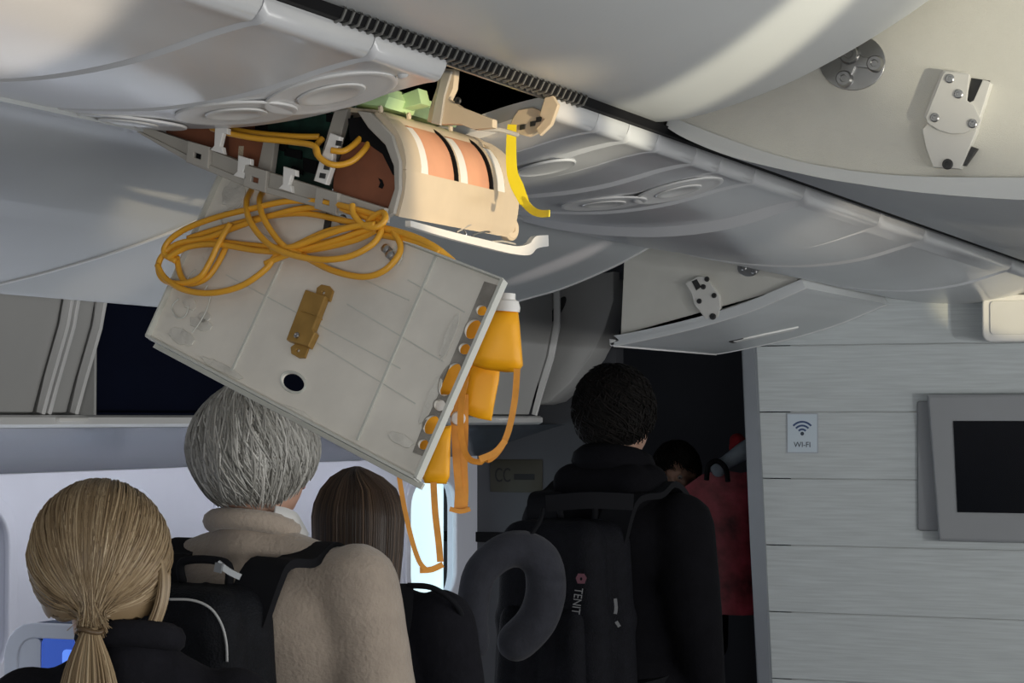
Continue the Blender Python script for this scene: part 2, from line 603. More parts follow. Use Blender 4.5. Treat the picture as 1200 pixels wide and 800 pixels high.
def strands(paths, r, tints, taper=0.35):
    """hair: thin three-sided tubes with a tint per strand, one mesh"""
    V, Fc, T = [], [], []
    for path, tn in zip(paths, tints):
        n = len(path)
        base = len(V)
        up = None
        for i, p in enumerate(path):
            d = (path[min(i + 1, n - 1)] - path[max(i - 1, 0)]).normalized()
            if up is None:
                up = d.orthogonal().normalized()
            up = up - d * up.dot(d)
            up.normalize()
            s = d.cross(up)
            f = i / (n - 1)
            rr = r * (taper + (1 - taper) * math.sin(math.pi * min(1, 0.15 + f * 0.85)) ** 0.6)
            for k in range(3):
                t = 2 * math.pi * k / 3
                V.append(p + (up * math.cos(t) + s * math.sin(t)) * rr)
                T.append(tn)
        for i in range(n - 1):
            for k in range(3):
                a = base + i * 3 + k
                b = base + i * 3 + (k + 1) % 3
                Fc.append((a, b, b + 3, a + 3))
    me = bpy.data.meshes.new('strands')
    me.from_pydata([tuple(v) for v in V], [], Fc)
    at = me.attributes.new('tint', 'FLOAT', 'POINT')
    at.data.foreach_set('value', T)
    me.update()
    return me


def struct(name, me, m, label=None, parent=None, smooth=35):
    o = link(name, me, m, parent, smooth)
    if parent is None:
        tag(o, label, None, None, 'structure')
    return o


#PART2
# ------------------------------------------------------------------ the setting
LW = 7.42                                     # bulkhead position along the cabin


def st(name, me, m, label, cat, smooth=35):
    o = link(name, me, m, None, smooth)
    return tag(o, label, cat, None, 'structure')


st('floor', box(-4.2, 3.2, -3.0, 11.2, -0.05, 0.0), M_CARPET, 'dark navy carpet of the cabin floor', 'floor')
st('ceiling', box(-4.2, 3.2, -3.0, LW + 0.05, 2.75, 2.80), M_BINEDGE, 'pale ceiling above the overhead bins', 'ceiling')
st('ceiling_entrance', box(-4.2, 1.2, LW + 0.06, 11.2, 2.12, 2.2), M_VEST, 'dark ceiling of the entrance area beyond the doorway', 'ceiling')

# bulkhead with horizontal boards; its aisle edge leans a little
def aedge(z):
    return -2.272 + (1.858 - z) * 0.045


bulk = st('wall_front', box(-2.15, 0.6, LW + 0.006, LW + 0.10, 0.0, 2.7), M_JOINT, 'pale bulkhead wall of horizontal woodgrain boards with monitor', 'wall')
zs = [0.725 + 0.2295 * k for k in range(-3, 9)]
for z0 in zs:
    z1 = z0 + 0.2295 - 0.003
    z0 = max(z0, 0.0)
    bm = bmesh.new()
    vs = [(aedge(z0), z0), (0.6, z0), (0.6, z1), (aedge(z1), z1)]
    A = [bm.verts.new((a, LW, z)) for a, z in vs]
    B = [bm.verts.new((a, LW + 0.012, z)) for a, z in vs]
    bm.faces.new(A)
    bm.faces.new(B[::-1])
    for i in range(4):
        bm.faces.new((A[i], B[i], B[(i + 1) % 4], A[(i + 1) % 4]))
    bmesh.ops.bevel(bm, geom=[e for e in bm.edges], offset=0.0012, segments=1, affect='EDGES')
    link('board', bm_mesh(bm), M_BOARD, bulk)
bm = bmesh.new()
for l in (LW - 0.012, LW + 0.13):
    for z in (0.0, 1.2, 2.7):
        bm.verts.new((aedge(z) - 0.05, l, z))
        bm.verts.new((aedge(z) + 0.004, l, z))
bm.verts.ensure_lookup_table()
v = bm.verts
for r in (0, 2):
    bm.faces.new((v[r], v[r + 1], v[r + 3], v[r + 2]))
    bm.faces.new((v[6 + r], v[6 + r + 2], v[6 + r + 3], v[6 + r + 1]))
    bm.faces.new((v[r], v[r + 2], v[6 + r + 2], v[6 + r]))
    bm.faces.new((v[r + 1], v[6 + r + 1], v[6 + r + 3], v[r + 3]))
bmesh.ops.bevel(bm, geom=[e for e in bm.edges if abs(e.verts[0].co.y - e.verts[1].co.y) < 1e-6 and e.verts[0].co.y < LW and abs(e.verts[0].co.z - e.verts[1].co.z) > .5], offset=0.016, segments=4, affect='EDGES')
st('trim_1', bm_mesh(bm), M_TRIM, 'grey metallic edge trim of the bulkhead beside the dark doorway', 'trim')

# entrance area beyond the doorway
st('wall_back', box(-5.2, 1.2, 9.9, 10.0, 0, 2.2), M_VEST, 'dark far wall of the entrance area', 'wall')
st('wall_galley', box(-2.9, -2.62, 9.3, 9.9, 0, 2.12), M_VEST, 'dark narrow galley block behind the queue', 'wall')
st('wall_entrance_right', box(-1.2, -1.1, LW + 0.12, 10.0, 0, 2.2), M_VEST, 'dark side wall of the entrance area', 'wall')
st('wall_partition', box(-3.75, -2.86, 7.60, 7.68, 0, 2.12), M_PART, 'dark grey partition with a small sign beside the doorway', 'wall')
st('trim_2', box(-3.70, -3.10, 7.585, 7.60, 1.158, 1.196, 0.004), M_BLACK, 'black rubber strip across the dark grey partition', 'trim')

# left sidewall with window openings
WIN = [(4.69 + 0.66 * k - 0.30, 4.69 + 0.66 * k) for k in range(-6, 5)]
WIN[-1] = (7.00, 7.40)
holes = [rrect(a, b, 0.97, 1.40, 0.10) for a, b in WIN]
me = plate([(0.4, 0.0), (7.62, 0.0), (7.62, 2.75), (0.4, 2.75)], holes, 0.03)
me.transform(Matrix(((0, 0, 1, -3.43), (1, 0, 0, 0), (0, 1, 0, 0), (0, 0, 0, 1))))
st('wall_left', me, M_SIDEWALL, 'pale lavender cabin sidewall with dimmed windows', 'wall')
TOY = Matrix(((0, 0, 1, 0), (1, 0, 0, 0), (0, 1, 0, 0), (0, 0, 0, 1)))     # plate XY -> cabin (l, z), normal along +a
for k, (a, b) in enumerate(WIN):
    if k < 4:
        continue
    bright = k == len(WIN) - 1
    w = st('window_%d' % (k - 3), box(-3.50, -3.47, a - .02, b + .02, 0.95, 1.42), M_DAYGLASS if bright else M_SHADE,
           'bright unshaded cabin window beside the dark partition' if bright else
           ['dimmed cabin window at the left edge behind the blonde woman', 'dimmed cabin window hidden behind the blonde woman and backpack',
            'dimmed cabin window behind the grey haired man', 'dimmed cabin window behind the brown haired woman',
            'dimmed cabin window before the bright one', 'dimmed cabin window nearest the dark partition'][min(k - 4, 5)], 'window')
    me = plate(rrect(a - .022, b + .022, 0.948, 1.422, 0.11), [rrect(a + .004, b - .004, 0.974, 1.396, 0.098)], 0.02, 0.006)
    put('window_frame', me, Matrix.Translation((-3.412, 0, 0)) @ TOY, M_SIDEWALL, w)

# ------------------------------------------------------------------ left window bins, seen across the far aisle
BINW = [(-3.02, 2.20), (-2.985, 2.06), (-2.985, 1.95), (-3.01, 1.84), (-3.05, 1.72), (-3.075, 1.635), (-3.11, 1.625), (-3.42, 1.625), (-3.42, 2.20)]
ledge = st('trim_3', prism([(-3.04, 1.628), (-3.03, 1.622), (-3.03, 1.606), (-3.045, 1.598), (-3.42, 1.598), (-3.42, 1.628)], 1.0, 7.32, 0.008), M_BINEDGE,
           'pale ledge running along the foot of the window bins', 'trim')
st('trim_4', prism([(-3.05, 1.597), (-3.10, 1.585), (-3.30, 1.525), (-3.385, 1.492), (-3.405, 1.48), (-3.41, 1.60)], 1.0, 7.58), M_VALANCE,
   'glossy blue grey valance under the window bins', 'trim')


def window_bin(l0, l1, label):
    e = empty('window_bin', (-3.2, (l0 + l1) / 2, 1.6), label, 'overhead bin', 'window side overhead bins')
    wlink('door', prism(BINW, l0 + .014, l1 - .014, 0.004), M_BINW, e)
    edge = shell_poly([(p[0] + .004, p[1]) for p in BINW[:6]][::-1], -0.02)
    for q in (l0 + .003, l1 - .017):
        wlink('edge_strip', prism([(a + .004, z) for a, z in edge], q, q + .014, 0.003), M_BINEDGE, e)
    wlink('latch_handle', box(-3.05, -3.018, (l0 + l1) / 2 - .06, (l0 + l1) / 2 + .06, 1.612, 1.622, 0.003), M_WHITE, e)


window_bin(3.00, 4.33, 'closed grey window bin at the left frame edge beside narrow filler panel')
window_bin(4.335, 4.465, 'narrow grey filler panel between closed window bin and dark open bin')
ob = empty('window_bin', (-3.2, 5.1, 1.6), 'open window bin with dark navy interior behind the hanging panel', 'overhead bin', 'window side overhead bins')
wlink('back_panel', box(-3.42, -3.40, 4.47, 5.86, 1.628, 2.2), M_NAVY, ob)
wlink('shelf', box(-3.42, -3.05, 4.47, 5.86, 1.628, 1.634), M_NAVY, ob)
wlink('side_panel', box(-3.42, -3.01, 4.468, 4.478, 1.628, 2.2), M_BINW, ob)
wlink('side_panel', box(-3.42, -3.01, 5.852, 5.862, 1.628, 2.2), M_BINW, ob)
wlink('roof', box(-3.42, -3.0, 4.47, 5.86, 2.19, 2.2), M_NAVY, ob)
wlink('curtain', prism([(-3.12, 1.634), (-3.10, 2.0), (-3.12, 2.19), (-3.13, 2.19), (-3.11, 2.0), (-3.13, 1.634)], 4.56, 5.85), M_NAVY, ob)
window_bin(5.87, 6.62, 'closed grey window bin above the grey haired man')
window_bin(6.63, 7.31, 'last closed grey window bin before the doorway beside orange mask')
# swung-down end bin beside the doorway
eb = empty('window_bin', (-3.0, 7.5, 1.7), 'dark grey swung-down bin end panel left of the doorway', 'overhead bin', 'window side overhead bins')
pts = [PL(x, y, 7.42) for x, y in ((630, 330), (719, 318), (719, 352), (708, 388), (690, 420), (668, 449), (645, 470), (630, 474))]
wlink('end_panel', prism([(p.x, p.z) for p in pts], 7.42, 7.58, 0.006), M_BINW, eb)
p = PL(654, 362, 7.415)
put('latch_recess', plate(ell(0, 0, 0.05, 0.015, math.radians(58)), [], 0.006, 0.002), nframe(p, Vector((0, -1, 0))), M_DARKMETAL, eb)

# ------------------------------------------------------------------ centre service strip (fascia modules)
SP = [(-1.226, 2.088), (-1.228, 2.072), (-1.236, 2.062), (-1.257, 2.0595), (-1.301, 2.051), (-1.345, 2.040), (-1.403, 2.028), (-1.475, 2.0195), (-1.555, 2.0165),
      (-1.651, 2.0215), (-1.721, 2.0295), (-1.792, 2.041), (-1.85, 2.053), (-1.92, 2.068), (-1.940, 2.076), (-1.944, 2.092)]
SPS = [(p.x, p.y) for p in smooth_pts([Vector((a, z)) for a, z in SP], 4)]


def fascia(l0, l1, label, dz=0.0, ch0=0.0, ch1=0.0):
    """one module: a curved shell; ch0 / ch1 give a sloping step at its aft / forward end"""
    e = empty('service_panel', (-1.583, (l0 + l1) / 2, 2.02), label, 'service panel', 'centre service strip modules')
    off = offset_poly(SPS, -0.010)
    bm = bmesh.new()
    secs = []
    ls = [(l0 + .0015, ch0), (l0 + .012 + (0.026 if ch0 else 0), 0), (l1 - .012 - (0.05 if ch1 else 0), 0), (l1 - .0015, ch1)]
    for l, up in ls:
        edge = 0.010 if (l in (ls[0][0], ls[3][0])) else 0
        s = []
        for (a, z) in SPS:
            f = max(0.0, 1 - abs((a + 1.583) / 0.36) ** 6)
            s.append(bm.verts.new((a, l, z + dz * f + up * f + edge)))
        secs.append(s)
    top = [[bm.verts.new((a, l, z + .022)) for a, z in off] for l in (ls[0][0], ls[3][0])]
    n = len(SPS)
    for s0, s1 in zip(secs, secs[1:]):
        for i in range(n - 1):
            bm.faces.new((s0[i], s0[i + 1], s1[i + 1], s1[i]))
    for s, t in ((secs[0], top[0]), (secs[-1], top[1])):
        for i in range(n - 1):
            bm.faces.new((s[i], s[i + 1], t[i + 1], t[i]))
    for i in range(n - 1):
        bm.faces.new((top[0][i], top[0][i + 1], top[1][i + 1], top[1][i]))
    for i in (0, n - 1):
        bm.faces.new((secs[0][i], secs[1][i], secs[2][i], secs[3][i], top[1][i], top[0][i]))
    wlink('shell', bm_mesh(bm), M_FASCIA, e, 30)
    return e


def dish(e, x, y, l, rad, name='air_vent', lens=True):
    """round reading-light / air outlet on the strip near pixel x, y"""
    p = on_prof(x, y, SP, l - .15, l + .15)
    a = p.x
    z0, z1 = interp(SP, a - .02), interp(SP, a + .02)
    n = Vector((-(z1 - z0), 0, 0.04)).normalized() * -1
    me = lathe([(rad, -0.001), (rad * 1.0, 0.002), (rad * .96, 0.003), (rad * .90, 0.0018), (rad * .80, 0.0012), (rad * .5, 0.0006), (0, 0.0006)], 40)
    r = put(name, me, nframe(p, n), M_BINEDGE if lens else M_FASCIA, e, 40)
    if lens:
        q = p + n * 0.0012 + Vector((0.02, 0.0, 0.004)) * 0
        me = lathe([(rad * .52, 0.0), (rad * .50, 0.0022), (rad * .40, 0.003), (rad * .36, 0.0018), (0, 0.0012)], 28)
        put('lens', me, nframe(q, n), M_LENS, r, 40)


fascia(1.2, 2.149, 'sunlit service panel of the centre strip at the top left corner')
fascia(2.149, 2.423, 'plain service panel between corner panel and the one with three vents')
v3 = fascia(2.423, 2.634, 'service panel with three oval vents left of the open gap')
dish(v3, 388, 109, 2.53, 0.088)
dish(v3, 277, 132, 2.53, 0.080)
dish(v3, 150, 142, 2.53, 0.080)
p = on_prof(472, 88, SP, 2.4, 2.64)
put('screw_cap', lathe([(0.007, -.001), (0.007, .002), (0.004, .004), (0, .004)], 16), nframe(p, Vector((0.3, 0, -1))), M_BINEDGE, v3)
fascia(3.005, 3.187, 'sunlit service panel right of the gap behind the yellow strap')
fascia(3.187, 3.323, 'second service panel right of the gap', dz=0.004)
m = fascia(3.323, 3.462, 'third service panel right of the gap with a flat oval cover')
dish(m, 640, 196, 3.40, 0.05, 'cover', False)
fascia(3.462, 3.662, 'fourth service panel right of the gap', dz=0.004)
fascia(3.662, 3.801, 'fifth narrow service panel right of the gap')
m = fascia(3.801, 4.01, 'service panel right of the gap with two pale oval vents', dz=0.003)
dish(m, 795, 223, 3.9, 0.085)
dish(m, 708, 238, 3.9, 0.080)
fascia(4.01, 4.356, 'wide service panel after the two pale oval vents', dz=0.0, ch1=0.0)
fascia(4.356, 4.98, 'wide stepped service panel under the open right bin', dz=-0.016, ch0=0.026)
m = fascia(4.98, 5.437, 'far service panel with thin pale vents', dz=-0.010, ch0=0.020)
dish(m, 990, 290, 5.2, 0.08)
dish(m, 935, 296, 5.2, 0.08)
fascia(5.437, 6.58, 'far wide service panel above the bulkhead', dz=-0.012, ch0=0.022)
m = fascia(6.58, LW - .002, 'last bright edged service panel touching the bulkhead', dz=-0.014, ch0=0.026)

# dark bay above the strip and the ribbed rubber seal
st('trim_5', box(-1.96, -1.10, 1.0, LW, 2.42, 2.44), M_VOID, 'black roof of the service bay', 'trim')
st('trim_6', box(-1.222, -1.214, 1.0, LW, 2.09, 2.42), M_VOID, 'black side of the service bay', 'trim')
st('trim_7', box(-1.962, -1.95, 1.0, LW, 2.09, 2.42), M_VOID, 'black far side of the service bay', 'trim')
seal = empty('rubber_seal', (-1.22, 4.0, 2.09), 'ribbed black rubber seal between centre strip and right bins', 'seal')
wlink('strip', prism([(-1.226, 2.090), (-1.213, 2.0905), (-1.205, 2.101), (-1.222, 2.108), (-1.232, 2.098)], 1.2, LW), M_BLACK, seal)
bm = bmesh.new()
l = 2.30
while l < 3.08:
    p0, p1 = Vector((-1.2285, l + .016, 2.0888)), Vector((-1.2045, l, 2.1005))
    pm_ = Vector((-1.2122, l + .006, 2.0900))
    W_ = Vector((0, .0045, 0))
    n0, n1 = Vector((.0, 0, -.0016)), Vector((.0016, 0, -.0006))
    R_ = [[bm.verts.new(c + n0 * k + d) for d in (0 * W_, W_)] for c, k in ((p0, 1), (pm_, 1))] + [[bm.verts.new(p1 + n1 + d) for d in (0 * W_, W_)]]
    Q_ = [[bm.verts.new(v_.co + Vector((-.002, 0, .004))) for v_ in r_] for r_ in R_]
    for i in range(2):
        bm.faces.new((R_[i][0], R_[i][1], R_[i + 1][1], R_[i + 1][0]))
        bm.faces.new((Q_[i][0], Q_[i + 1][0], Q_[i + 1][1], Q_[i][1]))
        bm.faces.new((R_[i][0], R_[i + 1][0], Q_[i + 1][0], Q_[i][0]))
        bm.faces.new((R_[i][1], Q_[i][1], Q_[i + 1][1], R_[i + 1][1]))
    l += 0.021
rg = wlink('ridges', bm_mesh(bm), M_RIDGE, seal)
rg['kind'] = 'stuff'
wlink('support_rail', prism([(-1.236, 2.086), (-1.231, 2.086), (-1.231, 2.094), (-1.236, 2.094)], 2.636, 3.003), M_STEEL, seal)

# ------------------------------------------------------------------ right-hand centre bins
CB = [(-1.214, 2.1035), (-1.16, 2.107), (-1.094, 2.121), (-1.01, 2.147), (-.938, 2.176), (-.85, 2.219), (-.76, 2.272), (-.68, 2.33), (-.60, 2.42), (-.55, 2.52), (-.53, 2.70)]
CBS = [(p.x, p.y) for p in smooth_pts([Vector(p) for p in CB], 4)]
cb = empty('overhead_bin', (-1.0, 2.4, 2.1), 'closed white right bin with sunlit bulging underside at the top', 'overhead bin', 'centre overhead bins')
wlink('bucket', prism(CBS + [(-1.214, 2.70)], 1.0, 3.412, 0.008), M_BIN, cb)

def bin_latch(e, P, mirror, l):
    """cream latch plate with screws; P maps a pixel to a point on the panel"""
    pass


OB_IN = [(-1.205, 2.118), (-1.18, 2.108), (-1.092, 2.071), (-1.006, 2.040), (-.922, 2.019), (-.825, 2.004), (-.70, 1.995), (-.55, 1.990), (-.42, 1.995)]
OB_OUT = [(-1.212, 2.102), (-1.173, 2.078), (-1.092, 2.044), (-.964, 2.009), (-.894, 1.994), (-.78, 1.974), (-.625, 1.957), (-.50, 1.952), (-.42, 1.958)]
SM = lambda q: [(p.x, p.y) for p in smooth_pts([Vector(p) for p in q], 4)]
rb = empty('overhead_bin', (-.8, 4.2, 2.0), 'open right bin showing its grained side panel and latch', 'overhead bin', 'centre overhead bins')
wlink('bucket', prism(SM(OB_OUT) + SM(OB_IN)[::-1], 3.452, 5.20, 0.010, 3), M_BIN, rb)
sidep = wlink('side_panel', prism(SM(OB_IN) + [(-.36, 2.2), (-.34, 2.6), (-1.205, 2.6)], 3.470, 3.490), M_LINER, rb)
wlink('side_panel', prism(SM(OB_IN) + [(-.36, 2.2), (-.34, 2.6), (-1.205, 2.6)], 5.17, 5.19), M_LINER, rb)
wlink('rear_panel', box(-1.205, -1.19, 3.49, 5.17, 2.12, 2.6), M_LINER, rb)
LP = 3.470
NA = Vector((0, -1, 0))


def ppoly(pxs, l, th, holes=()):
    """pixel outline on the plane at l, as a plate th thick standing off towards the camera"""
    o = [(PL(x, y, l).x, PL(x, y, l).z) for x, y in pxs]
    hs = [[(PL(x, y, l).x, PL(x, y, l).z) for x, y in h] for h in holes]
    me = plate(o, hs, th, min(0.0012, th * .3))
    me.transform(Matrix(((1, 0, 0, 0), (0, 0, -1, l - th / 2), (0, 1, 0, 0), (0, 0, 0, 1))))
    return me


def px_circ(x, y, r, n=20):
    return [(x + r * math.cos(2 * math.pi * k / n), y + r * math.sin(2 * math.pi * k / n)) for k in range(n)]


def bolt(e, x, y, l, rad, m=M_STEEL):
    p = PL(x, y, l)
    me = lathe([(rad, 0), (rad, .0025), (rad * .8, .0035), (rad * .45, .0035), (rad * .4, .0015), (0, .0015)], 18)
    return put('bolt', me, nframe(p, NA), m, e, 30)


ZO = lambda x, y: (940 + x * 240 / 1011, 30 + y * 190 / 800)          # zoom crop -> pixel
latch = wlink('latch', ppoly([ZO(*q) for q in ((640, 490), (618, 455), (698, 250), (712, 232), (826, 246), (836, 262), (812, 372), (838, 392), (862, 380), (906, 280), (926, 284), (938, 292), (880, 480), (868, 530),
                                              (790, 708), (662, 700), (628, 610), (610, 520))], LP, 0.020), M_CREAM, rb)
wlink('step_plate', ppoly([ZO(*q) for q in ((625, 480), (618, 455), (698, 250), (712, 232), (826, 246), (812, 372), (850, 400), (884, 470), (868, 500), (800, 530), (740, 532), (680, 515))], LP - .020, 0.006), M_CREAM, latch)
wlink('slot', ppoly([ZO(*q) for q in ((832, 262), (924, 276), (862, 386), (816, 374))], LP - .004, 0.004), M_DARKMETAL, latch)
for q in ((730, 262), (773, 338), (655, 454), (842, 484)):
    bolt(latch, *ZO(*q), LP - .026, 0.0072)
bolt(latch, *ZO(719, 684), LP - .020, 0.0085, M_DARKMETAL)
wlink('pin', ppoly([ZO(*q) for q in ((846, 604), (868, 612), (812, 690), (792, 690))], LP, 0.012), M_DARKMETAL, latch)
hinge = wlink('hinge', ppoly([ZO(250 + 160 * math.cos(math.radians(t)), 180 + 138 * math.sin(math.radians(t))) for t in range(0, 360, 12)], LP, 0.003), M_STEEL, rb)
for (x, y, r_) in ((238, 145, .0135), (364, 190, .011), (212, 264, .011)):
    p = PL(*ZO(x, y), LP - .003)
    put('boss', lathe([(r_ * 1.25, 0), (r_ * 1.2, .008), (r_, .012), (r_ * .55, .012), (r_ * .45, .009), (0, .009)], 22), nframe(p, NA), M_STEEL, hinge)
wlink('arm', ppoly([ZO(*q) for q in ((205, 165), (190, 250), (235, 275), (262, 200), (360, 210), (372, 165), (300, 160), (262, 120))], LP - .003, 0.006), M_STEEL, hinge)
rb2 = empty('overhead_bin', (-.8, 6.3, 2.0), 'far right bin closing onto the bulkhead at the right edge', 'overhead bin', 'centre overhead bins')
wlink('bucket', prism(SM(OB_OUT) + SM(OB_IN)[::-1], 5.215, LW - .004, 0.010, 3), M_BIN, rb2)
wlink('handle', prism([(-.70, 1.955), (-.56, 1.945), (-.56, 1.935), (-.70, 1.945)], 5.9, 6.05, 0.003), M_WHITE, rb2)

# ------------------------------------------------------------------ left-hand centre bins, swung open
P3 = [(-2.425, 1.852), (-2.41, 1.845), (-2.30, 1.863), (-2.19, 1.885), (-2.081, 1.911), (-1.974, 1.942), (-1.881, 1.977), (-1.805, 2.007)]
P2 = [(-2.475, 1.862), (-2.46, 1.848), (-2.35, 1.884), (-2.216, 1.920), (-2.098, 1.949), (-1.96, 2.000), (-1.862, 2.047)]


P1 = P3 + [(-1.76, 2.020), (-1.70, 2.021)]


def left_bin(l0, l1, prof, label, th=0.014, bm_=None):
    e = empty('overhead_bin', (-2.1, (l0 + l1) / 2, 1.9), label, 'overhead bin', 'centre overhead bins')
    sp = SM(prof)
    wlink('bucket', prism(shell_poly(sp, th), l0, l1, min(0.006, th * .4), 3), bm_ or M_BIN_SHADED, e)
    rim = [(a, z - .0025) for a, z in sp]
    for q in (l0 + .001, l1 - .011):
        wlink('edge_strip', prism(shell_poly(rim, 0.006), q, q + .010, 0.002), M_BINEDGE, e)  # end trim; its paler colour also stands for the bevel highlight
    wlink('lip_strip', prism([(sp[0][0] - .004, sp[0][1] + .012), (sp[0][0] - .002, sp[0][1] - .008), (sp[0][0] + .012, sp[0][1] - .012), (sp[0][0] + .016, sp[0][1] + .01)], l0, l1, .002), M_BINEDGE, e)
    inner = offset_poly(sp, th - .002)
    poly = [q for q in inner if q[0] < -1.90] + [(-1.90, 2.050), (-1.968, 2.066), (-1.968, 2.45), (inner[0][0] + .03, 2.45)]
    if th > .02:
        poly = [q for q in inner if q[0] < -1.83] + [(-1.83, 2.038), (-1.90, 2.055), (-1.968, 2.070), (-1.968, 2.45), (inner[0][0] + .03, 2.45)]
    for q in (l0 + .018, l1 - .03):
        wlink('side_panel', prism(poly, q, q + .012), M_LINER, e)
    return e


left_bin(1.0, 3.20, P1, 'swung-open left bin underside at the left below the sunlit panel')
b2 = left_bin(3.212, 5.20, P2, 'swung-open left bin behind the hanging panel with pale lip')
P_CL = [(-1.95, 2.112), (-2.07, 2.124), (-2.23, 2.176), (-2.41, 2.272), (-2.57, 2.42), (-2.63, 2.7), (-1.95, 2.7)]
cl = empty('overhead_bin', (-2.2, 5.8, 2.1), 'closed left bin before the far open one', 'overhead bin', 'centre overhead bins')
wlink('bucket', prism(P_CL, 5.215, 6.385, 0.006), M_BIN, cl)
b3 = left_bin(6.397, LW - .006, P3, 'far open left bin with latch on its panel beside the bulkhead', .030, M_BIN)
# side panel of the far bin with its mirrored latch
L3 = 6.415
ZB = lambda x, y: (600 + x * .3, 300 + y * .3)
lt = wlink('latch', ppoly([ZB(*q) for q in ((688, 108), (735, 82), (762, 84), (815, 155), (820, 200), (812, 238), (765, 244), (722, 190), (712, 150))], L3, 0.02), M_CREAM, b3)
wlink('slot', ppoly([ZB(*q) for q in ((705, 100), (722, 92), (738, 120), (722, 132))], L3 - .018, 0.004), M_DARKMETAL, lt)
for q in ((762, 90), (748, 120), (790, 154), (732, 176)):
    bolt(lt, *ZB(*q), L3 - .02, 0.008, M_DARKMETAL)
bolt(lt, *ZB(785, 236), L3 - .02, 0.010, M_DARKMETAL)
hg = wlink('hinge', ppoly([ZB(925 + 42 * math.cos(t * .3), 45 + 34 * math.sin(t * .3)) for t in range(21)], L3, 0.004), M_STEEL, b3)
for q in ((905, 45), (945, 58), (925, 30)):
    bolt(hg, *ZB(*q), L3 - .004, 0.010)
# grip on its underside
ps = [on_prof(x, y, P3, 6.4, 7.42) for x, y in ((862, 399), (884, 394), (908, 389), (932, 384))]
wlink('grip', ribbon([q + Vector((0, 0, -.003)) for q in ps], Vector((0.0, 0.05, 0)), 0.005, 3), M_WHITE, b3)
wlink('grip_slot', ribbon([q + Vector((0, -.0, -.001)) for q in (ps[0].lerp(ps[0] * 2 - ps[1], .25), ps[0].lerp(ps[1], .5))], Vector((0.0, 0.07, 0)), 0.005, 2), M_DARKMETAL, b3)
#PART3
# ------------------------------------------------------------------ dropped oxygen box in the gap of the strip
LB = 2.665
bx = empty('oxygen_box', (-1.5, 2.85, 1.9), 'beige and salmon oxygen unit hanging out of the ceiling gap', 'oxygen unit')
WP = SM([(-1.352, 2.034), (-1.330, 2.018), (-1.314, 1.995), (-1.306, 1.962), (-1.308, 1.925), (-1.317, 1.890)])
up_ = [q for q in WP if q[1] > 1.952]
lo_ = [q for q in WP if q[1] < 1.960]


def wall_piece(name, prof, l0, l1, out, th, m, bev=0.0):
    pr = [(a + out, z) for a, z in prof]
    return wlink(name, prism(shell_poly(pr, -th), l0, l1, bev), m, bx)


wall_piece('skirt', lo_, LB, 3.05, 0.004, 0.008, M_BEIGE, 0.0015)
wall_piece('arch', up_, LB, 2.712, 0.004, 0.010, M_BEIGE, 0.0015)
wall_piece('white_strip', up_[4:], 2.712, 2.735, 0.003, 0.006, M_WHITE)
wall_piece('salmon_cover', up_, 2.735, 2.828, 0.0, 0.006, M_SALMON)
wall_piece('edge_bead', up_, 2.826, 2.831, 0.005, 0.006, M_BLACK)
wall_piece('arch', up_, 2.831, 2.842, 0.003, 0.008, M_BEIGE)
wall_piece('white_strip', up_[4:], 2.842, 2.866, 0.003, 0.006, M_WHITE)
wall_piece('salmon_cover', up_, 2.866, 2.950, 0.0, 0.006, M_SALMON)
wall_piece('edge_bead', up_, 2.948, 2.953, 0.005, 0.006, M_BLACK)
wall_piece('arch', up_, 2.953, 2.972, 0.003, 0.008, M_BEIGE)
wall_piece('white_strip', up_[4:], 2.972, 2.998, 0.003, 0.006, M_WHITE)
wall_piece('arch', up_, 2.998, 3.05, 0.004, 0.010, M_BEIGE, 0.0015)
wlink('top_flange', prism([(-1.44, 2.050), (-1.352, 2.038), (-1.338, 2.028), (-1.335, 2.022), (-1.352, 2.032), (-1.44, 2.044)], LB + .02, 3.02), M_BEIGE, bx)
wlink('top_plate', prism([(-1.70, 2.07), (-1.42, 2.052), (-1.42, 2.047), (-1.70, 2.064)], 2.70, 3.03), M_GREYBEIGE, bx)
wlink('back_plate', prism([(-1.70, 2.06), (-1.36, 2.03), (-1.32, 1.965), (-1.325, 1.895), (-1.70, 2.02)], 2.79, 2.80), M_VOID, bx)
wlink('front_plate', prism([(-1.70, 2.06), (-1.36, 2.03), (-1.32, 1.965), (-1.325, 1.895), (-1.70, 2.02)], 3.03, 3.04), M_BEIGE, bx)
p = PA(487, 243, -1.304)
put('hole', lathe([(.0035, 0), (.0035, .003), (0, .003)], 14), nframe(p, Vector((1, 0, 0))), M_BLACK, bx)
# rounded lug at the forward foot
p = PA(597, 268, -1.316)
put('lug', lathe([(.018, -.006), (.018, .004), (.014, .007), (.006, .007), (.004, .003), (0, .003)], 22), nframe(p, Vector((1, -.25, 0))), M_BEIGE, bx)
for k, (x0, y0, x1, y1) in enumerate(((535, 272, 556, 262), (553, 276, 575, 272), (565, 284, 604, 286), (540, 268, 545, 282))):
    p, q = PA(x0, y0, -1.318), PA(x1, y1, -1.314)
    wlink('spring_wire', tube([p, p.lerp(q, .5) + Vector((.004, 0, .003)), q], 0.0016, 6, 4), M_STEEL if k % 2 else M_GREYBEIGE, bx)
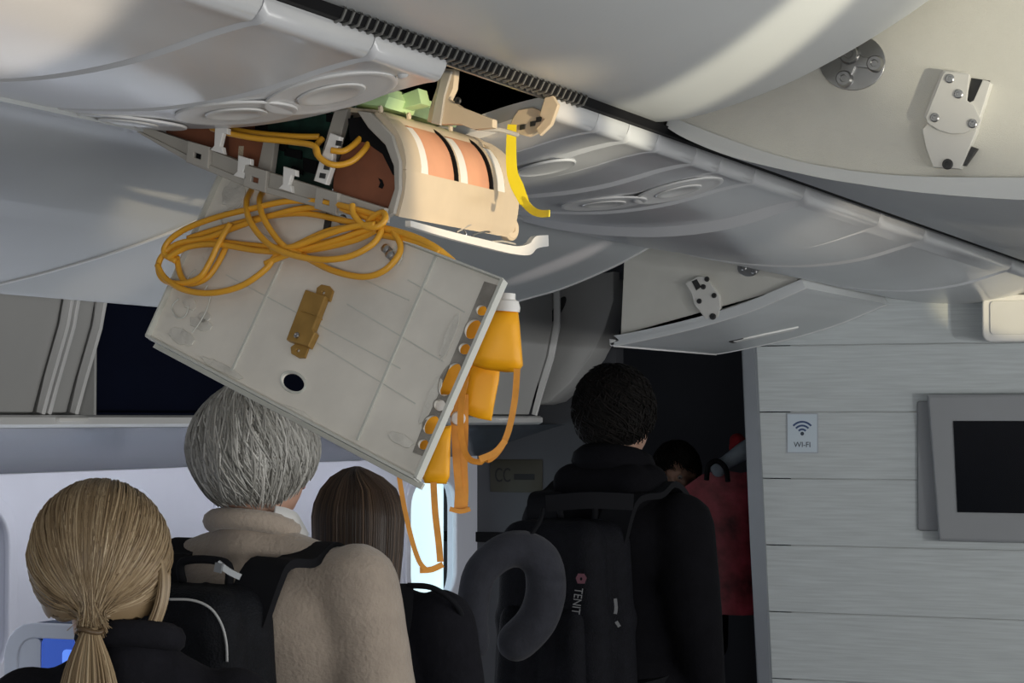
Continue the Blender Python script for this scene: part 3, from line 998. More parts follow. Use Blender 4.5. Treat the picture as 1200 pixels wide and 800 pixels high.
# rust-brown plate that closes the aft end
wlink('end_plate', ppoly([(393, 236), (394, 205), (405, 176), (425, 166), (444, 172), (459, 186), (466, 205), (466, 225), (459, 247)], LB + .012, 0.006), M_BROWN, bx)
wlink('plate_slot', ppoly([(444, 209), (448, 211), (450, 217), (448, 221), (444, 219), (446, 214)], LB + .006, 0.001), M_BLACK, bx)
wlink('end_flange', ppoly([(424, 132), (438, 134), (462, 160), (471, 190), (471, 222), (464, 250), (455, 256), (461, 240), (467, 222), (466, 195), (456, 170), (436, 150)], LB, 0.010), M_GREYBEIGE, bx)
wlink('gasket', ppoly([(410, 140), (425, 138), (446, 160), (462, 188), (467, 206), (462, 204), (450, 180), (430, 166), (412, 164)], LB + .008, 0.004), M_BLACK, bx)
# inner blocks behind the rail
wlink('rust_block', prism([(PL(x, y, 2.70).x, PL(x, y, 2.70).z) for x, y in ((190, 140), (282, 140), (282, 190), (250, 186), (196, 168))], 2.70, 2.74), M_BROWN, bx)
wlink('rust_block', prism([(PL(x, y, 2.69).x, PL(x, y, 2.69).z) for x, y in ((268, 160), (312, 160), (308, 205), (268, 192))], 2.69, 2.72), M_BROWN, bx)
pcb = wlink('circuit_board', ppoly([(316, 140), (420, 118), (402, 170), (388, 225), (316, 208)], 2.74, 0.004), M_PCB, bx)
for x, y, w, h in ((345, 180, 9, 6), (365, 195, 7, 9), (350, 200, 5, 4), (372, 168, 8, 5), (395, 140, 10, 6), (332, 170, 5, 8)):
    wlink('chip', ppoly([(x - w, y - h), (x + w, y - h + 4), (x + w, y + h), (x - w, y + h - 4)], 2.735, 0.006), M_BLACK, pcb)
wlink('cross_bar', ppoly([(316, 162), (328, 160), (322, 204), (308, 200)], 2.70, 0.014), M_GREYBEIGE, bx)
wlink('cross_bar', ppoly([(398, 132), (412, 130), (400, 175), (388, 215), (374, 212), (386, 172)], 2.69, 0.014), M_GREYBEIGE, bx)
wlink('cross_bar', ppoly([(284, 172), (290, 172), (288, 200), (282, 198)], 2.70, 0.010), M_BEIGE, bx)
# sloping rail with sockets and white clips
rail = wlink('rail', ppoly([(160, 150), (176, 150), (240, 172), (310, 200), (395, 226), (458, 246), (456, 258), (393, 244), (300, 218), (232, 190)], LB - .002, 0.022), M_GREYBEIGE, bx)
wlink('rail_lip', ppoly([(160, 152), (232, 188), (300, 216), (393, 242), (456, 256), (456, 260), (392, 247), (298, 221), (230, 193)], LB - .022, 0.008), M_GREYBEIGE, bx)
for x, y in ((236, 182), (303, 210), (386, 236)):
    c = [(x - 11, y - 15), (x + 13, y - 8), (x + 11, y + 15), (x - 13, y + 8)]
    s = wlink('socket', ppoly(c, LB - .024, 0.010, [[(x - 5, y - 4), (x + 5, y - 1), (x + 4, y + 7), (x - 6, y + 4)]]), M_GREYBEIGE, bx)
    wlink('socket_hole', ppoly([(x - 6, y - 5), (x + 6, y - 2), (x + 5, y + 8), (x - 7, y + 5)], LB - .024, 0.003), M_BROWN if x == 303 else M_BLACK, s)
for x, y, h in ((259, 166, 14), (286, 199, 11), (339, 213, 12)):
    wlink('clip', ppoly([(x - 7, y + h - 4), (x + 6, y + h), (x + 5, y + h - 6), (x + 2, y + h - 7), (x + 6, y - h + 4), (x + 11, y - h + 5), (x + 11, y - h), (x - 2, y - h - 4), (x - 3, y + h - 8)], LB - .024, 0.010), M_WHITE, bx)
wlink('clip_bar', ppoly([(392, 158), (402, 162), (399, 176), (394, 180), (393, 196), (386, 216), (374, 212), (380, 190), (386, 176)], LB - .010, 0.012), M_WHITE, bx)
for x, y in ((398, 168), (384, 196), (379, 206)):
    wlink('clip_notch', ppoly([(x - 3, y - 3), (x + 3, y - 2), (x + 2, y + 3), (x - 4, y + 2)], LB - .022, 0.002), M_DARKMETAL, bx)
for x, y in ((392, 243), (444, 252)):
    bolt(bx, x, y, LB - .03, 0.004)
# pale green insulation block and hanger brackets on top
wlink('insulation', prism([(-1.45, 2.060), (-1.352, 2.044), (-1.345, 2.058), (-1.352, 2.072), (-1.45, 2.088)], 2.70, 2.935, 0.004), M_GREEN, bx)
wlink('insulation', ppoly([(462, 122), (500, 108), (504, 124), (470, 132)], 2.78, 0.03), M_GREEN, bx)
for x, y in ((478, 136), (527, 150), (445, 128)):
    p = PA(x, y, -1.345)
    put('stud', lathe([(.005, 0), (.005, .003), (0, .004)], 12), nframe(p, Vector((1, 0, .1))), M_BEIGE, bx)
hb = wlink('hanger', ppoly([(521, 82), (538, 84), (536, 105), (530, 118), (545, 128), (582, 142), (582, 150), (560, 152), (545, 146), (520, 146), (507, 143), (511, 125), (518, 104)], 2.80, 0.016), M_BEIGE, bx)
wlink('hanger_web', ppoly([(521, 84), (530, 85), (522, 112), (517, 146), (508, 144), (512, 122)], 2.784, 0.006), M_GREYBEIGE, hb)
bolt(hb, 537, 118, 2.784, 0.005, M_DARKMETAL)
wlink('link_rod', tube([PL(560, 150, 2.82), PL(585, 152, 2.86), PL(606, 158, 2.92)], 0.0035, 8, 4), M_GREYBEIGE, hb)
# white trim rail below the skirt with its hooked end
tr = [PA(x, y, -1.306) for x, y in ((478, 262), (520, 274), (560, 284), (600, 293), (618, 292), (626, 284), (640, 282))]
wlink('trim_rail', ribbon(tr, Vector((0, 0, 1)), 0.008, 4, [0.008, 0.010, 0.011, 0.012, 0.017, 0.019, 0.017]), M_WHITE, bx)

hk = empty('hook_bracket', (-1.24, 3.0, 2.07), 'chipped beige hook bracket at the right end of the gap', 'bracket')
wlink('plate', ppoly([(606, 140), (612, 131), (628, 128), (640, 133), (646, 118), (655, 122), (650, 140), (640, 152), (622, 160), (608, 156), (603, 148)], 3.00, 0.014), M_BEIGE, hk)
wlink('hook', ppoly([(636, 136), (642, 116), (650, 114), (656, 124), (648, 146), (636, 158), (632, 152), (642, 140)], 2.986, 0.010), M_BEIGE, hk)
for x, y in ((613, 149), (625, 145), (632, 140)):
    wlink('notch', ppoly([(x - 3, y - 2), (x + 3, y - 3), (x + 2, y + 2), (x - 3, y + 3)], 2.986, 0.002), M_DARKMETAL, hk)
ys = empty('pull_strap', (-1.27, 2.97, 2.0), 'bright yellow webbing strap dangling from the hook bracket', 'strap')
wlink('webbing', ribbon([PL(600, 146, 2.972), PL(599, 170, 2.965), PL(600, 200, 2.955), PL(606, 218, 2.95), PL(615, 238, 2.945)], RGT * .0155, 0.0015, 5, [.013, .015, .016, .019, .014]), M_YELLOW, ys)
wlink('tail', ribbon([PL(612, 234, 2.945), PL(622, 245, 2.94), PL(632, 250, 2.93), PL(644, 250, 2.91)], [Vector((0.35, 0, 1)) * .012, Vector((0, 0, 1)) * .010], 0.0015, 5), M_YELLOW, ys)

# ------------------------------------------------------------------ the hanging service door
TL, BL, TR = PD(262, 203, 3.13), PD(175, 396, 3.06), PD(592, 330, 2.82)
UE, VE = (TR - TL), (BL - TL)
PN = VE.cross(UE).normalized()
if PN.dot(FWD) > 0:
    PN = -PN                                   # towards the camera
UX = UE.normalized()
VX = PN.cross(UX).normalized()
if VX.dot(VE) < 0:
    VX = -VX


def pdepth(x, y):
    d = ray(x, y)
    return (TL - CAM).dot(PN) / d.dot(PN)


def PP(x, y, off=0.0):
    return CAM + ray(x, y) * pdepth(x, y) + PN * off


def UVp(x, y):
    p = PP(x, y) - TL
    return (p.dot(UX), -p.dot(VX))


PM = frame(TL, UX, -VX)                        # local x along the door, local y up, local z
if (PM.to_3x3() @ Vector((0, 0, 1))).dot(PN) < 0:
    PZS = -1
else:
    PZS = 1


def pplate(pxs, th, off, holes=(), bev=0.0):
    me = plate([UVp(*q) for q in pxs], [[UVp(*q) for q in h] for h in holes], th, bev)
    me.transform(Matrix.Translation(TL * 0) @ PM @ Matrix.Translation((0, 0, PZS * (off + th / 2))))
    return me


dr = empty('service_door', TL, 'grimy white service door panel hanging askew with loose hoses', 'panel')
HOLES = [px_circ(565, 364, 7), px_circ(545, 409, 7.5), px_circ(516, 475, 7.5), px_circ(497, 521, 7)]
def tilt_ell(x, y, rx, ry, deg):
    return ell(x, y, rx, ry, math.radians(deg))
HOLES += [tilt_ell(555, 386, 13, 9.5, -62), tilt_ell(528, 445, 22, 11, -64), tilt_ell(506, 498, 12.5, 9.5, -62)]
SLOT = tilt_ell(344, 448, 14.5, 10.5, 28)
QUAD = [(262, 203), (592, 330), (490, 563), (175, 396)]
wlink('plate', pplate(QUAD, 0.004, -0.004, HOLES + [SLOT]), M_PANEL, dr, 30)
for a, b, w in ((0, 1, 2.2), (1, 2, 4.0), (2, 3, 3.0), (3, 0, 2.2)):
    p, q = PP(*QUAD[a], .003), PP(*QUAD[b], .003)
    wlink('rim', ribbon([p, q], PN * .012, w * .0012, 1), M_PANELEDGE, dr)
wlink('outer_skin', ribbon([PP(490, 566, -.012), PP(176, 400, -.012)], PN * .004, .008, 1), M_PANELEDGE, dr)
for (x0, y0), (x1, y1), w in (((331, 306), (272, 435), .0035), ((511, 301), (419, 516), .0035)):
    wlink('rib', ribbon([PP(x0, y0, .001), PP(x1, y1, .001)], (UX * w), .003, 1), M_PANELEDGE, dr)
for (x0, y0), (x1, y1) in (((478, 328), (545, 366)), ((407, 356), (520, 424)), ((372, 402), (487, 473)), ((265, 322), (470, 432)), ((300, 270), (480, 352))):
    wlink('score_line', ribbon([PP(x0, y0, .0004), PP(x1, y1, .0004)], (VX * .0014), .0012, 1), M_PANELEDGE, dr)
# dark adhesive strip around the row of holes
HS = [(568, 330), (588, 336), (500, 536), (484, 530)]
wlink('smoky_strip', pplate(HS, 0.0012, 0.0, HOLES), M_SMOKE, dr)
for h in HOLES:
    h3 = [PP(x, y, .0016) for x, y in h]
    wlink('hole_edge', tube(h3, .0009, 5, 1, True), M_SMOKE, dr)
wlink('hole_edge', tube([PP(x, y, .001) for x, y in tilt_ell(344, 448, 15.2, 11.2, 28)], .0018, 6, 1, True), M_PANELEDGE, dr)
# bronze bracket
ZG = lambda x, y: (320 + x * 100 / 533, 320 + y * 150 / 800)
br = wlink('bracket', pplate([ZG(*q) for q in ((232, 135), (345, 172), (268, 372), (282, 395), (246, 470), (120, 430))], .012, 0.0, (), .002), M_GOLD, dr)
for (c, hole) in ((((285, 100), (310, 82), (360, 92), (380, 118), (362, 178), (275, 152)), (323, 128)), (((122, 470), (160, 442), (226, 470), (205, 530), (170, 530), (125, 505)), (165, 490))):
    wlink('ear', pplate([ZG(*q) for q in c], .004, 0.0, [[ZG(hole[0] + 14 * math.cos(t * .4), hole[1] + 14 * math.sin(t * .4)) for t in range(16)]], .001), M_GOLD, br)
wlink('bead', pplate([ZG(*q) for q in ((205, 250), (310, 288), (306, 296), (200, 258))], .014, 0.0), M_GOLD, br)
c = ZG(182, 415)
put('bolt', lathe([(.004, 0), (.004, .003), (.002, .004), (0, .002)], 14), nframe(PP(*c, .012), PN), M_STEEL, br)
# crinkled sealant and wire loops at the left end
random.seed(3)
for x, y, rx, ry, an in ((236, 380, 13, 7, 20), (213, 395, 15, 8, 25), (222, 355, 9, 6, 60), (250, 300, 9, 18, 25), (275, 228, 12, 18, 30), (240, 372, 7, 6, 0), (527, 395, 5, 28, 22), (470, 515, 16, 6, 25), (505, 470, 5, 30, 24), (350, 486, 22, 5, 28), (262, 432, 26, 4, 27)):
    pts = []
    for k in range(18):
        t = 2 * math.pi * k / 18
        f = 1 + random.uniform(-.14, .14)
        c_, s_ = math.cos(math.radians(an)), math.sin(math.radians(an))
        ex, ey = rx * f * math.cos(t), ry * f * math.sin(t)
        pts.append((x + ex * c_ - ey * s_, y + ex * s_ + ey * c_))
    wlink('sealant_patch', pplate(pts, .0020, 0.0, (), .0008), M_SEALANT, dr)
for pts in (((232, 318), (222, 330), (226, 345), (238, 348), (246, 336)), ((212, 352), (204, 362), (210, 374), (220, 372), (224, 360)), ((250, 345), (246, 362), (238, 378), (228, 392)),
            ((266, 250), (262, 262), (270, 270), (282, 262)), ((468, 290), (474, 300), (468, 312), (462, 300), (468, 290))):
    wlink('wire_loop', tube([PP(x, y, .006) for x, y in pts], .0011, 5, 5), M_PANELEDGE, dr)
wlink('strut', ribbon([PP(388, 250, .004), PP(384, 274, .004)], UX * .009, .004, 1), M_DARKMETAL, dr)
put('bolt', lathe([(.007, 0), (.007, .003), (.003, .004), (0, .003)], 14), nframe(PP(402, 258, .001), PN), M_STEEL, dr)
for x, y in ((457, 296), (462, 303)):
    put('fitting', lathe([(.006, 0), (.006, .012), (.003, .014), (0, .014)], 12), nframe(PP(x, y, .002), PN), M_STEEL, dr)


# ------------------------------------------------------------------ loose hoses
def hose(pts, label, r=.0043, offs=None, base=None):
    P = []
    for i, (x, y) in enumerate(pts):
        o = offs[i] if isinstance(offs, (list, tuple)) else (offs if offs is not None else .02)
        if base is None:
            P.append(PP(x, y, o))
        else:
            P.append(PL(x, y, base[i] if isinstance(base, (list, tuple)) else base))
    h = link('oxygen_hose', tube(P, r, 10, 8), M_HOSE, None, 180)
    tag(h, label, 'hose', 'loose yellow oxygen hoses')
    return h


hose([(295, 222), (299, 245), (309, 272), (328, 297), (352, 311), (388, 318), (420, 313), (446, 298), (455, 280), (452, 268)], 'yellow hose dropping from the rail socket and sweeping right', offs=[.0, .022, .036, .038, .038, .036, .030, .026, .02, .016])
hose([(308, 224), (315, 245), (324, 268), (336, 288), (347, 300), (362, 306)], 'short yellow hose dropping beside the socket hose', offs=[.0, .024, .034, .032, .028, .02])
hose([(458, 262), (430, 254), (390, 246), (350, 246), (310, 255), (268, 264), (232, 276), (209, 290), (202, 304), (214, 312)], 'top yellow hose arching over the panel from right to left', offs=[.014, .018, .022, .026, .028, .026, .024, .022, .02, .016])
hose([(455, 268), (410, 252), (365, 250), (318, 262), (285, 272), (250, 285), (218, 292), (200, 305), (194, 320), (200, 334), (220, 338), (242, 332), (256, 316), (268, 296), (282, 272)], 'yellow hose looping around the left bundle',
     offs=[.012, .014, .016, .018, .016, .016, .018, .018, .018, .016, .016, .018, .022, .026, .026])
hose([(203, 303), (222, 292), (255, 288), (300, 292), (345, 295), (390, 288), (428, 276), (456, 268)], 'yellow hose running straight across the middle bundle', offs=.012)
hose([(206, 310), (230, 297), (265, 294), (310, 301), (350, 302), (392, 293), (430, 280), (455, 272)], 'lower yellow hose of the middle bundle', offs=.020)
hose([(194, 318), (204, 334), (226, 347), (256, 350), (290, 341), (318, 322), (332, 305), (356, 294), (392, 278), (425, 272)], 'big yellow hose loop hanging below the bundle', offs=[.02, .02, .02, .018, .016, .016, .016, .018, .018, .016])
hose([(212, 305), (216, 325), (226, 336), (246, 330), (260, 312), (270, 292)], 'small inner yellow hose loop at the left end', offs=.010)
hose([(362, 306), (395, 322), (430, 329), (455, 322), (472, 304), (474, 290), (466, 276)], 'yellow hose bowing low at the right of the bundle', offs=[.018, .014, .012, .012, .012, .012, .012])
hose([(426, 252), (428, 264), (440, 276), (454, 276), (462, 266), (458, 258), (446, 262), (438, 268)], 'curled yellow hose knot under the rail end', offs=[.03, .03, .028, .026, .024, .022, .020, .016])
hose([(440, 270), (462, 274), (490, 282), (512, 292), (526, 302)], 'yellow hose running along the top edge to the right', .0050, offs=[.014, .012, .010, .004, -.012])
hose([(450, 278), (470, 281), (496, 288), (516, 297)], 'second yellow hose along the top edge to the right', .0050, offs=[.008, .006, .006, .002])
hose([(330, 303), (360, 299), (395, 286), (425, 277), (452, 274)], 'short yellow hose tucked into the middle of the bundle', offs=.028)
hose([(225, 283), (270, 269), (315, 258), (360, 254), (405, 262), (440, 270)], 'yellow hose tucked under the top arch', offs=.010)
hose([(318, 315), (350, 303), (390, 296), (425, 287), (448, 276)], 'yellow hose along the lower side of the bundle', offs=.016)
hose([(248, 150), (268, 156), (300, 162), (340, 166), (368, 171), (374, 184), (390, 193), (410, 190), (425, 178), (433, 166)], 'lower yellow hose curling around the white clip bar', base=[2.66, 2.645, 2.64, 2.64, 2.635, 2.63, 2.632, 2.645, 2.66, 2.675])
hose([(262, 149), (285, 154), (320, 158), (352, 160), (374, 160)], 'upper yellow hose in front of the circuit board', base=[2.68, 2.668, 2.66, 2.66, 2.665])
hose([(372, 182), (370, 172), (378, 162)], 'short yellow hose bend beside the clip bar', base=[2.65, 2.655, 2.665])
hose([(388, 176), (402, 177), (414, 170), (424, 160)], 'short yellow hose stub above the rust brown plate', base=[2.64, 2.645, 2.66, 2.675])

# ------------------------------------------------------------------ oxygen masks
def mask_strap(e, pts, D, w, wv=None, name='strap'):
    P = [PD(x, y, d) for (x, y), d in zip(pts, D)] if isinstance(D, (list, tuple)) else [PD(x, y, D) for x, y in pts]
    return wlink(name, ribbon(P, wv if wv is not None else RGT * w, .0012, 6), M_STRAPO, e)


def flat_bag(e, name, pxs, D, th, m):
    """soft folded pouch: pixel outline at depth D, thick in the middle"""
    bm = bmesh.new()
    C0 = Vector((0, 0, 0))
    P = [PD(x, y, D) for x, y in pxs]
    for p in P:
        C0 += p / len(P)
    def ring(f, off):
        return [bm.verts.new(C0 + (p - C0) * f + FWD * off) for p in P]
    rs = [ring(.55, -th), ring(.88, -th * .75), ring(1.0, 0), ring(.88, th * .75), ring(.55, th)]
    n = len(P)
    for a, b in zip(rs, rs[1:]):
        for k in range(n):
            bm.faces.new((a[k], a[(k + 1) % n], b[(k + 1) % n], b[k]))
    bm.faces.new(rs[0][::-1])
    bm.faces.new(rs[-1])
    return wlink(name, bm_mesh(bm), m, e, 60)


mk = empty('oxygen_mask', PD(590, 390, 2.92), 'orange oxygen mask cup with white valve at the panel corner', 'oxygen mask', 'dropped oxygen masks')
ax = (PD(589, 430, 2.92) - PD(594, 362, 2.92))
flat_bag(mk, 'cup', [(578, 363), (592, 361), (607, 363), (609, 380), (611, 405), (613, 428), (607, 436), (592, 436), (570, 433), (549, 427), (553, 410), (564, 388)], 2.92, .018, M_MASK)
me = lathe([(0, -.020), (.010, -.020), (.0105, -.012), (.015, -.010), (.0175, -.002), (.0175, .004), (0, .004)], 24)
put('valve', me, nframe(PD(594, 361, 2.92), ax), M_WHITE, mk)
wlink('rim', tube([PD(x, y, 2.915) for x, y in ((577, 364), (584, 366), (594, 366), (602, 365), (608, 363))], .0022, 8, 4), M_STRAPO, mk, 180)
mask_strap(mk, [(606, 432), (603, 470), (594, 510), (578, 535), (558, 541), (546, 532), (540, 505), (541, 470), (546, 440)], [2.90, 2.89, 2.89, 2.89, 2.89, 2.90, 2.91, 2.92, 2.93], .0085, [RGT * .0085, (RGT + UPV * .7) * .007])
wlink('strap_fold', ribbon([PD(592, 516, 2.888), PD(580, 530, 2.886), PD(562, 538, 2.884)], (UPV + RGT * .4) * .008, .0016, 4), M_STRAPO, mk)

mb = empty('oxygen_mask', PD(560, 460, 2.95), 'folded orange mask bag with long hanging strap behind the panel', 'oxygen mask', 'dropped oxygen masks')
flat_bag(mb, 'bag', [(552, 432), (566, 422), (586, 428), (585, 445), (580, 470), (576, 493), (560, 490), (543, 484), (546, 460)], 2.95, .006, M_MASK)
flat_bag(mb, 'stowed_bag', [(524, 400), (538, 372), (560, 348), (582, 360), (575, 400), (560, 432), (545, 452), (530, 480), (500, 472), (510, 430)], 2.965, .006, M_MASK)
mask_strap(mb, [(541, 462), (541, 500), (540, 540), (541, 575), (540, 596)], [2.935] * 5, .018)
mask_strap(mb, [(531, 470), (533, 500), (535, 540), (538, 575)], [2.93] * 4, .010)
wlink('strap_end', ribbon([PD(527, 596, 2.93), PD(540, 599, 2.93), PD(551, 596, 2.93)], UPV * .006, .004, 3), M_STRAPO, mb)

mc = empty('oxygen_mask', PD(512, 535, 2.90), 'lowest orange mask with strap loop hanging at the panel foot', 'oxygen mask', 'dropped oxygen masks')
flat_bag(mc, 'bag', [(517, 500), (529, 498), (528, 520), (527, 558), (523, 567), (498, 566), (494, 558), (505, 530)], 2.90, .008, M_MASK)
flat_bag(mc, 'stowed_bag', [(498, 478), (524, 486), (520, 505), (510, 525), (500, 545), (478, 534), (482, 505)], 2.93, .005, M_MASK)
mask_strap(mc, [(508, 565), (510, 600), (514, 635), (516, 658)], [2.895] * 4, .0085)
mask_strap(mc, [(467, 553), (473, 590), (482, 630), (491, 657), (499, 667)], [2.885] * 5, .0062)
wlink('strap_end', ribbon([PD(492, 668, 2.888), PD(506, 667, 2.89), PD(519, 661, 2.892)], UPV * .0075, .003, 3), M_STRAPO, mc)
md = empty('oxygen_mask', PD(520, 470, 2.93), 'stowed white valve and orange cup seen through the small holes', 'oxygen mask', 'dropped oxygen masks')
put('valve', lathe([(0, 0), (.012, 0), (.014, .01), (.010, .02), (0, .022)], 20), nframe(PD(520, 474, 2.925), -FWD), M_WHITE, md)
put('valve', lathe([(0, 0), (.009, 0), (.010, .006), (.008, .012), (0, .013)], 20), nframe(PD(537, 490, 2.935), -FWD), M_WHITE, md)

# ------------------------------------------------------------------ bulkhead furniture
mo = empty('wall_monitor', (-1.3, LW, 1.22), 'black screen monitor in grey bezel on the pale bulkhead', 'monitor')
LMF = LW - .055
c = [PL(1090, 466, LMF), PL(1103, 630, LMF)]
aw = .78
bez = [(c[0].x, c[0].z), (c[0].x + aw, c[0].z), (c[0].x + aw, c[1].z), (c[1].x, c[1].z)]
me = plate([(bez[i][0], bez[i][1]) for i in range(4)], [], .05, .012)
me.transform(Matrix(((1, 0, 0, 0), (0, 0, -1, LW - .028), (0, 1, 0, 0), (0, 0, 0, 1))))
wlink('bezel', me, M_BEZEL, mo)
s0, s1 = PL(1117, 493, LMF), PL(1122, 600, LMF)
me = plate([(s0.x, s0.z), (s0.x + aw - .16, s0.z), (s0.x + aw - .16, s1.z), (s1.x, s1.z)], [], .004)
me.transform(Matrix(((1, 0, 0, 0), (0, 0, -1, LMF + .001), (0, 1, 0, 0), (0, 0, 0, 1))))
wlink('screen', me, M_GLOSSBLACK, mo)
wlink('mount_plate', box(c[0].x - .055, c[0].x + aw, LW - .012, LW, c[1].z + .02, c[0].z - .01, .008), M_BEZEL, mo)  # grey overhang on the left stands in for the monitor's cast shadow

wl = empty('wall_lamp', (-1.4, LW, 1.88), 'pale rounded lamp housing at the right edge under the strip', 'lamp')
p0, p1 = PL(1153, 352, LW - .10), PL(1153, 398, LW - .10)
me = plate(rrect(p0.x, p0.x + .42, p1.z, p0.z + .01, .022), [], .10, .008)
me.transform(Matrix(((1, 0, 0, 0), (0, 0, -1, LW - .05), (0, 1, 0, 0), (0, 0, 0, 1))))
wlink('housing', me, M_WHITE, wl)
me = plate(rrect(p0.x + .022, p0.x + .40, p1.z + .018, p0.z - .004, .012), [], .006, .002)
me.transform(Matrix(((1, 0, 0, 0), (0, 0, -1, LW - .101), (0, 1, 0, 0), (0, 0, 0, 1))))
wlink('diffuser', me, M_LENS, wl)

sg = empty('wifi_sign', PL(940, 508, LW), 'small pale blue wireless sticker on the bulkhead boards', 'sign')
e0, e1 = PL(922, 484, LW), PL(959, 531, LW)
wlink('border', box(e0.x, e1.x, LW - .0025, LW - .0002, e1.z, e0.z), M_STICKEDGE, sg)
wlink('face', box(e0.x + .0035, e1.x - .0035, LW - .0035, LW - .0024, e1.z + .0035, e0.z - .0035), M_STICKER, sg)
cc = Vector(((e0.x + e1.x) / 2, LW - .0036, e1.z + (e0.z - e1.z) * .475))
TOW = Matrix(((1, 0, 0, 0), (0, 0, -1, 0), (0, 1, 0, 0), (0, 0, 0, 1)))
for r_ in (.020, .033, .046):
    o_ = [(r_ * math.sin(math.radians(t)) * 1.0, r_ * math.cos(math.radians(t))) for t in range(-48, 49, 6)]
    i_ = [((r_ - .0065) * math.sin(math.radians(t)), (r_ - .0065) * math.cos(math.radians(t))) for t in range(48, -49, -6)]
    put('wave', plate(o_ + i_, [], .0006), Matrix.Translation(cc) @ TOW, M_BLUE, sg)
put('dot', plate(ell(0, .002, .0065, .0065), [], .0006), Matrix.Translation(cc) @ TOW, M_BLUEDK, sg)
put('lettering', text_mesh('WI-FI', .026), Matrix.Translation((cc.x, LW - .0036, e1.z + (e0.z - e1.z) * .21)) @ TOW, M_BLUEDK, sg)

ps_ = empty('partition_sign', PL(605, 556, 7.6), 'small dark olive sign on the dark grey partition', 'sign')
q0, q1 = PL(575, 538, 7.6), PL(636, 577, 7.6)
wlink('plate', box(q0.x, q1.x, 7.594, 7.5995, q1.z, q0.z, .002), M_SIGN, ps_)
put('lettering', text_mesh('CC', .075), Matrix.Translation((q0.x + .052, 7.5935, (q0.z + q1.z) / 2)) @ TOW @ Matrix.Diagonal((.62, 1, 1, 1)), M_SIGNINK, ps_)
wlink('bar', box(q0.x + .098, q1.x - .03, 7.5928, 7.594, (q0.z + q1.z) / 2 - .014, (q0.z + q1.z) / 2 + .008), M_SIGNINK, ps_)

# ------------------------------------------------------------------ seat back with a blue screen at the lower left
def seat_back(x0, y0, D, label):
    c = PD(x0, y0, D)
    e = empty('aircraft_seat', (c.x, c.y, 0), label, 'seat')
    M0 = Matrix.Translation((c.x, c.y, 0))
    top = c.z
    def P_(outline, th, yo, m, name, par=None, holes=()):
        me = plate(outline, holes, th, .004 if th > .01 else .001)
        me.transform(M0 @ Matrix(((1, 0, 0, 0), (0, 0, -1, yo), (0, 1, 0, 0), (0, 0, 0, 1))))
        return wlink(name, me, m, par or e)
    P_(rrect(-.23, .23, .42, top, .07), .06, .05, M_SEATFAB, 'backrest')
    P_(rrect(-.23, .23, .60, top, .07), .02, .005, M_SEAT, 'shell', None, [rrect(-.20, .20, .80, top - .025, .045)])
    sc_ = P_(rrect(-.135, .205, .80, top - .022, .02), .008, .0, M_SCREEN, 'screen')
    P_(rrect(-.08, .0, top - .085, top - .05, .01), .002, -.005, M_SCREENHI, 'icon', sc_)
    P_(rrect(-.20, -.14, .80, top - .03, .01), .008, .002, M_SEAT, 'side_pocket')
    wlink('cushion', box(c.x - .23, c.x + .23, c.y + .05, c.y + .52, .32, .46, .04, 3), M_SEATFAB, e)
    wlink('tray_table', box(c.x - .20, c.x + .20, c.y - .03, c.y + .0, top - .27, top - .10, .008), M_SEAT, e)
    for s in (-.18, .18):
        wlink('leg', box(c.x + s - .02, c.x + s + .02, c.y + .1, c.y + .45, 0, .33, .006), M_TRIM, e)


seat_back(112, 735, 4.75, 'window seat back with lit blue screen beside the blonde woman')
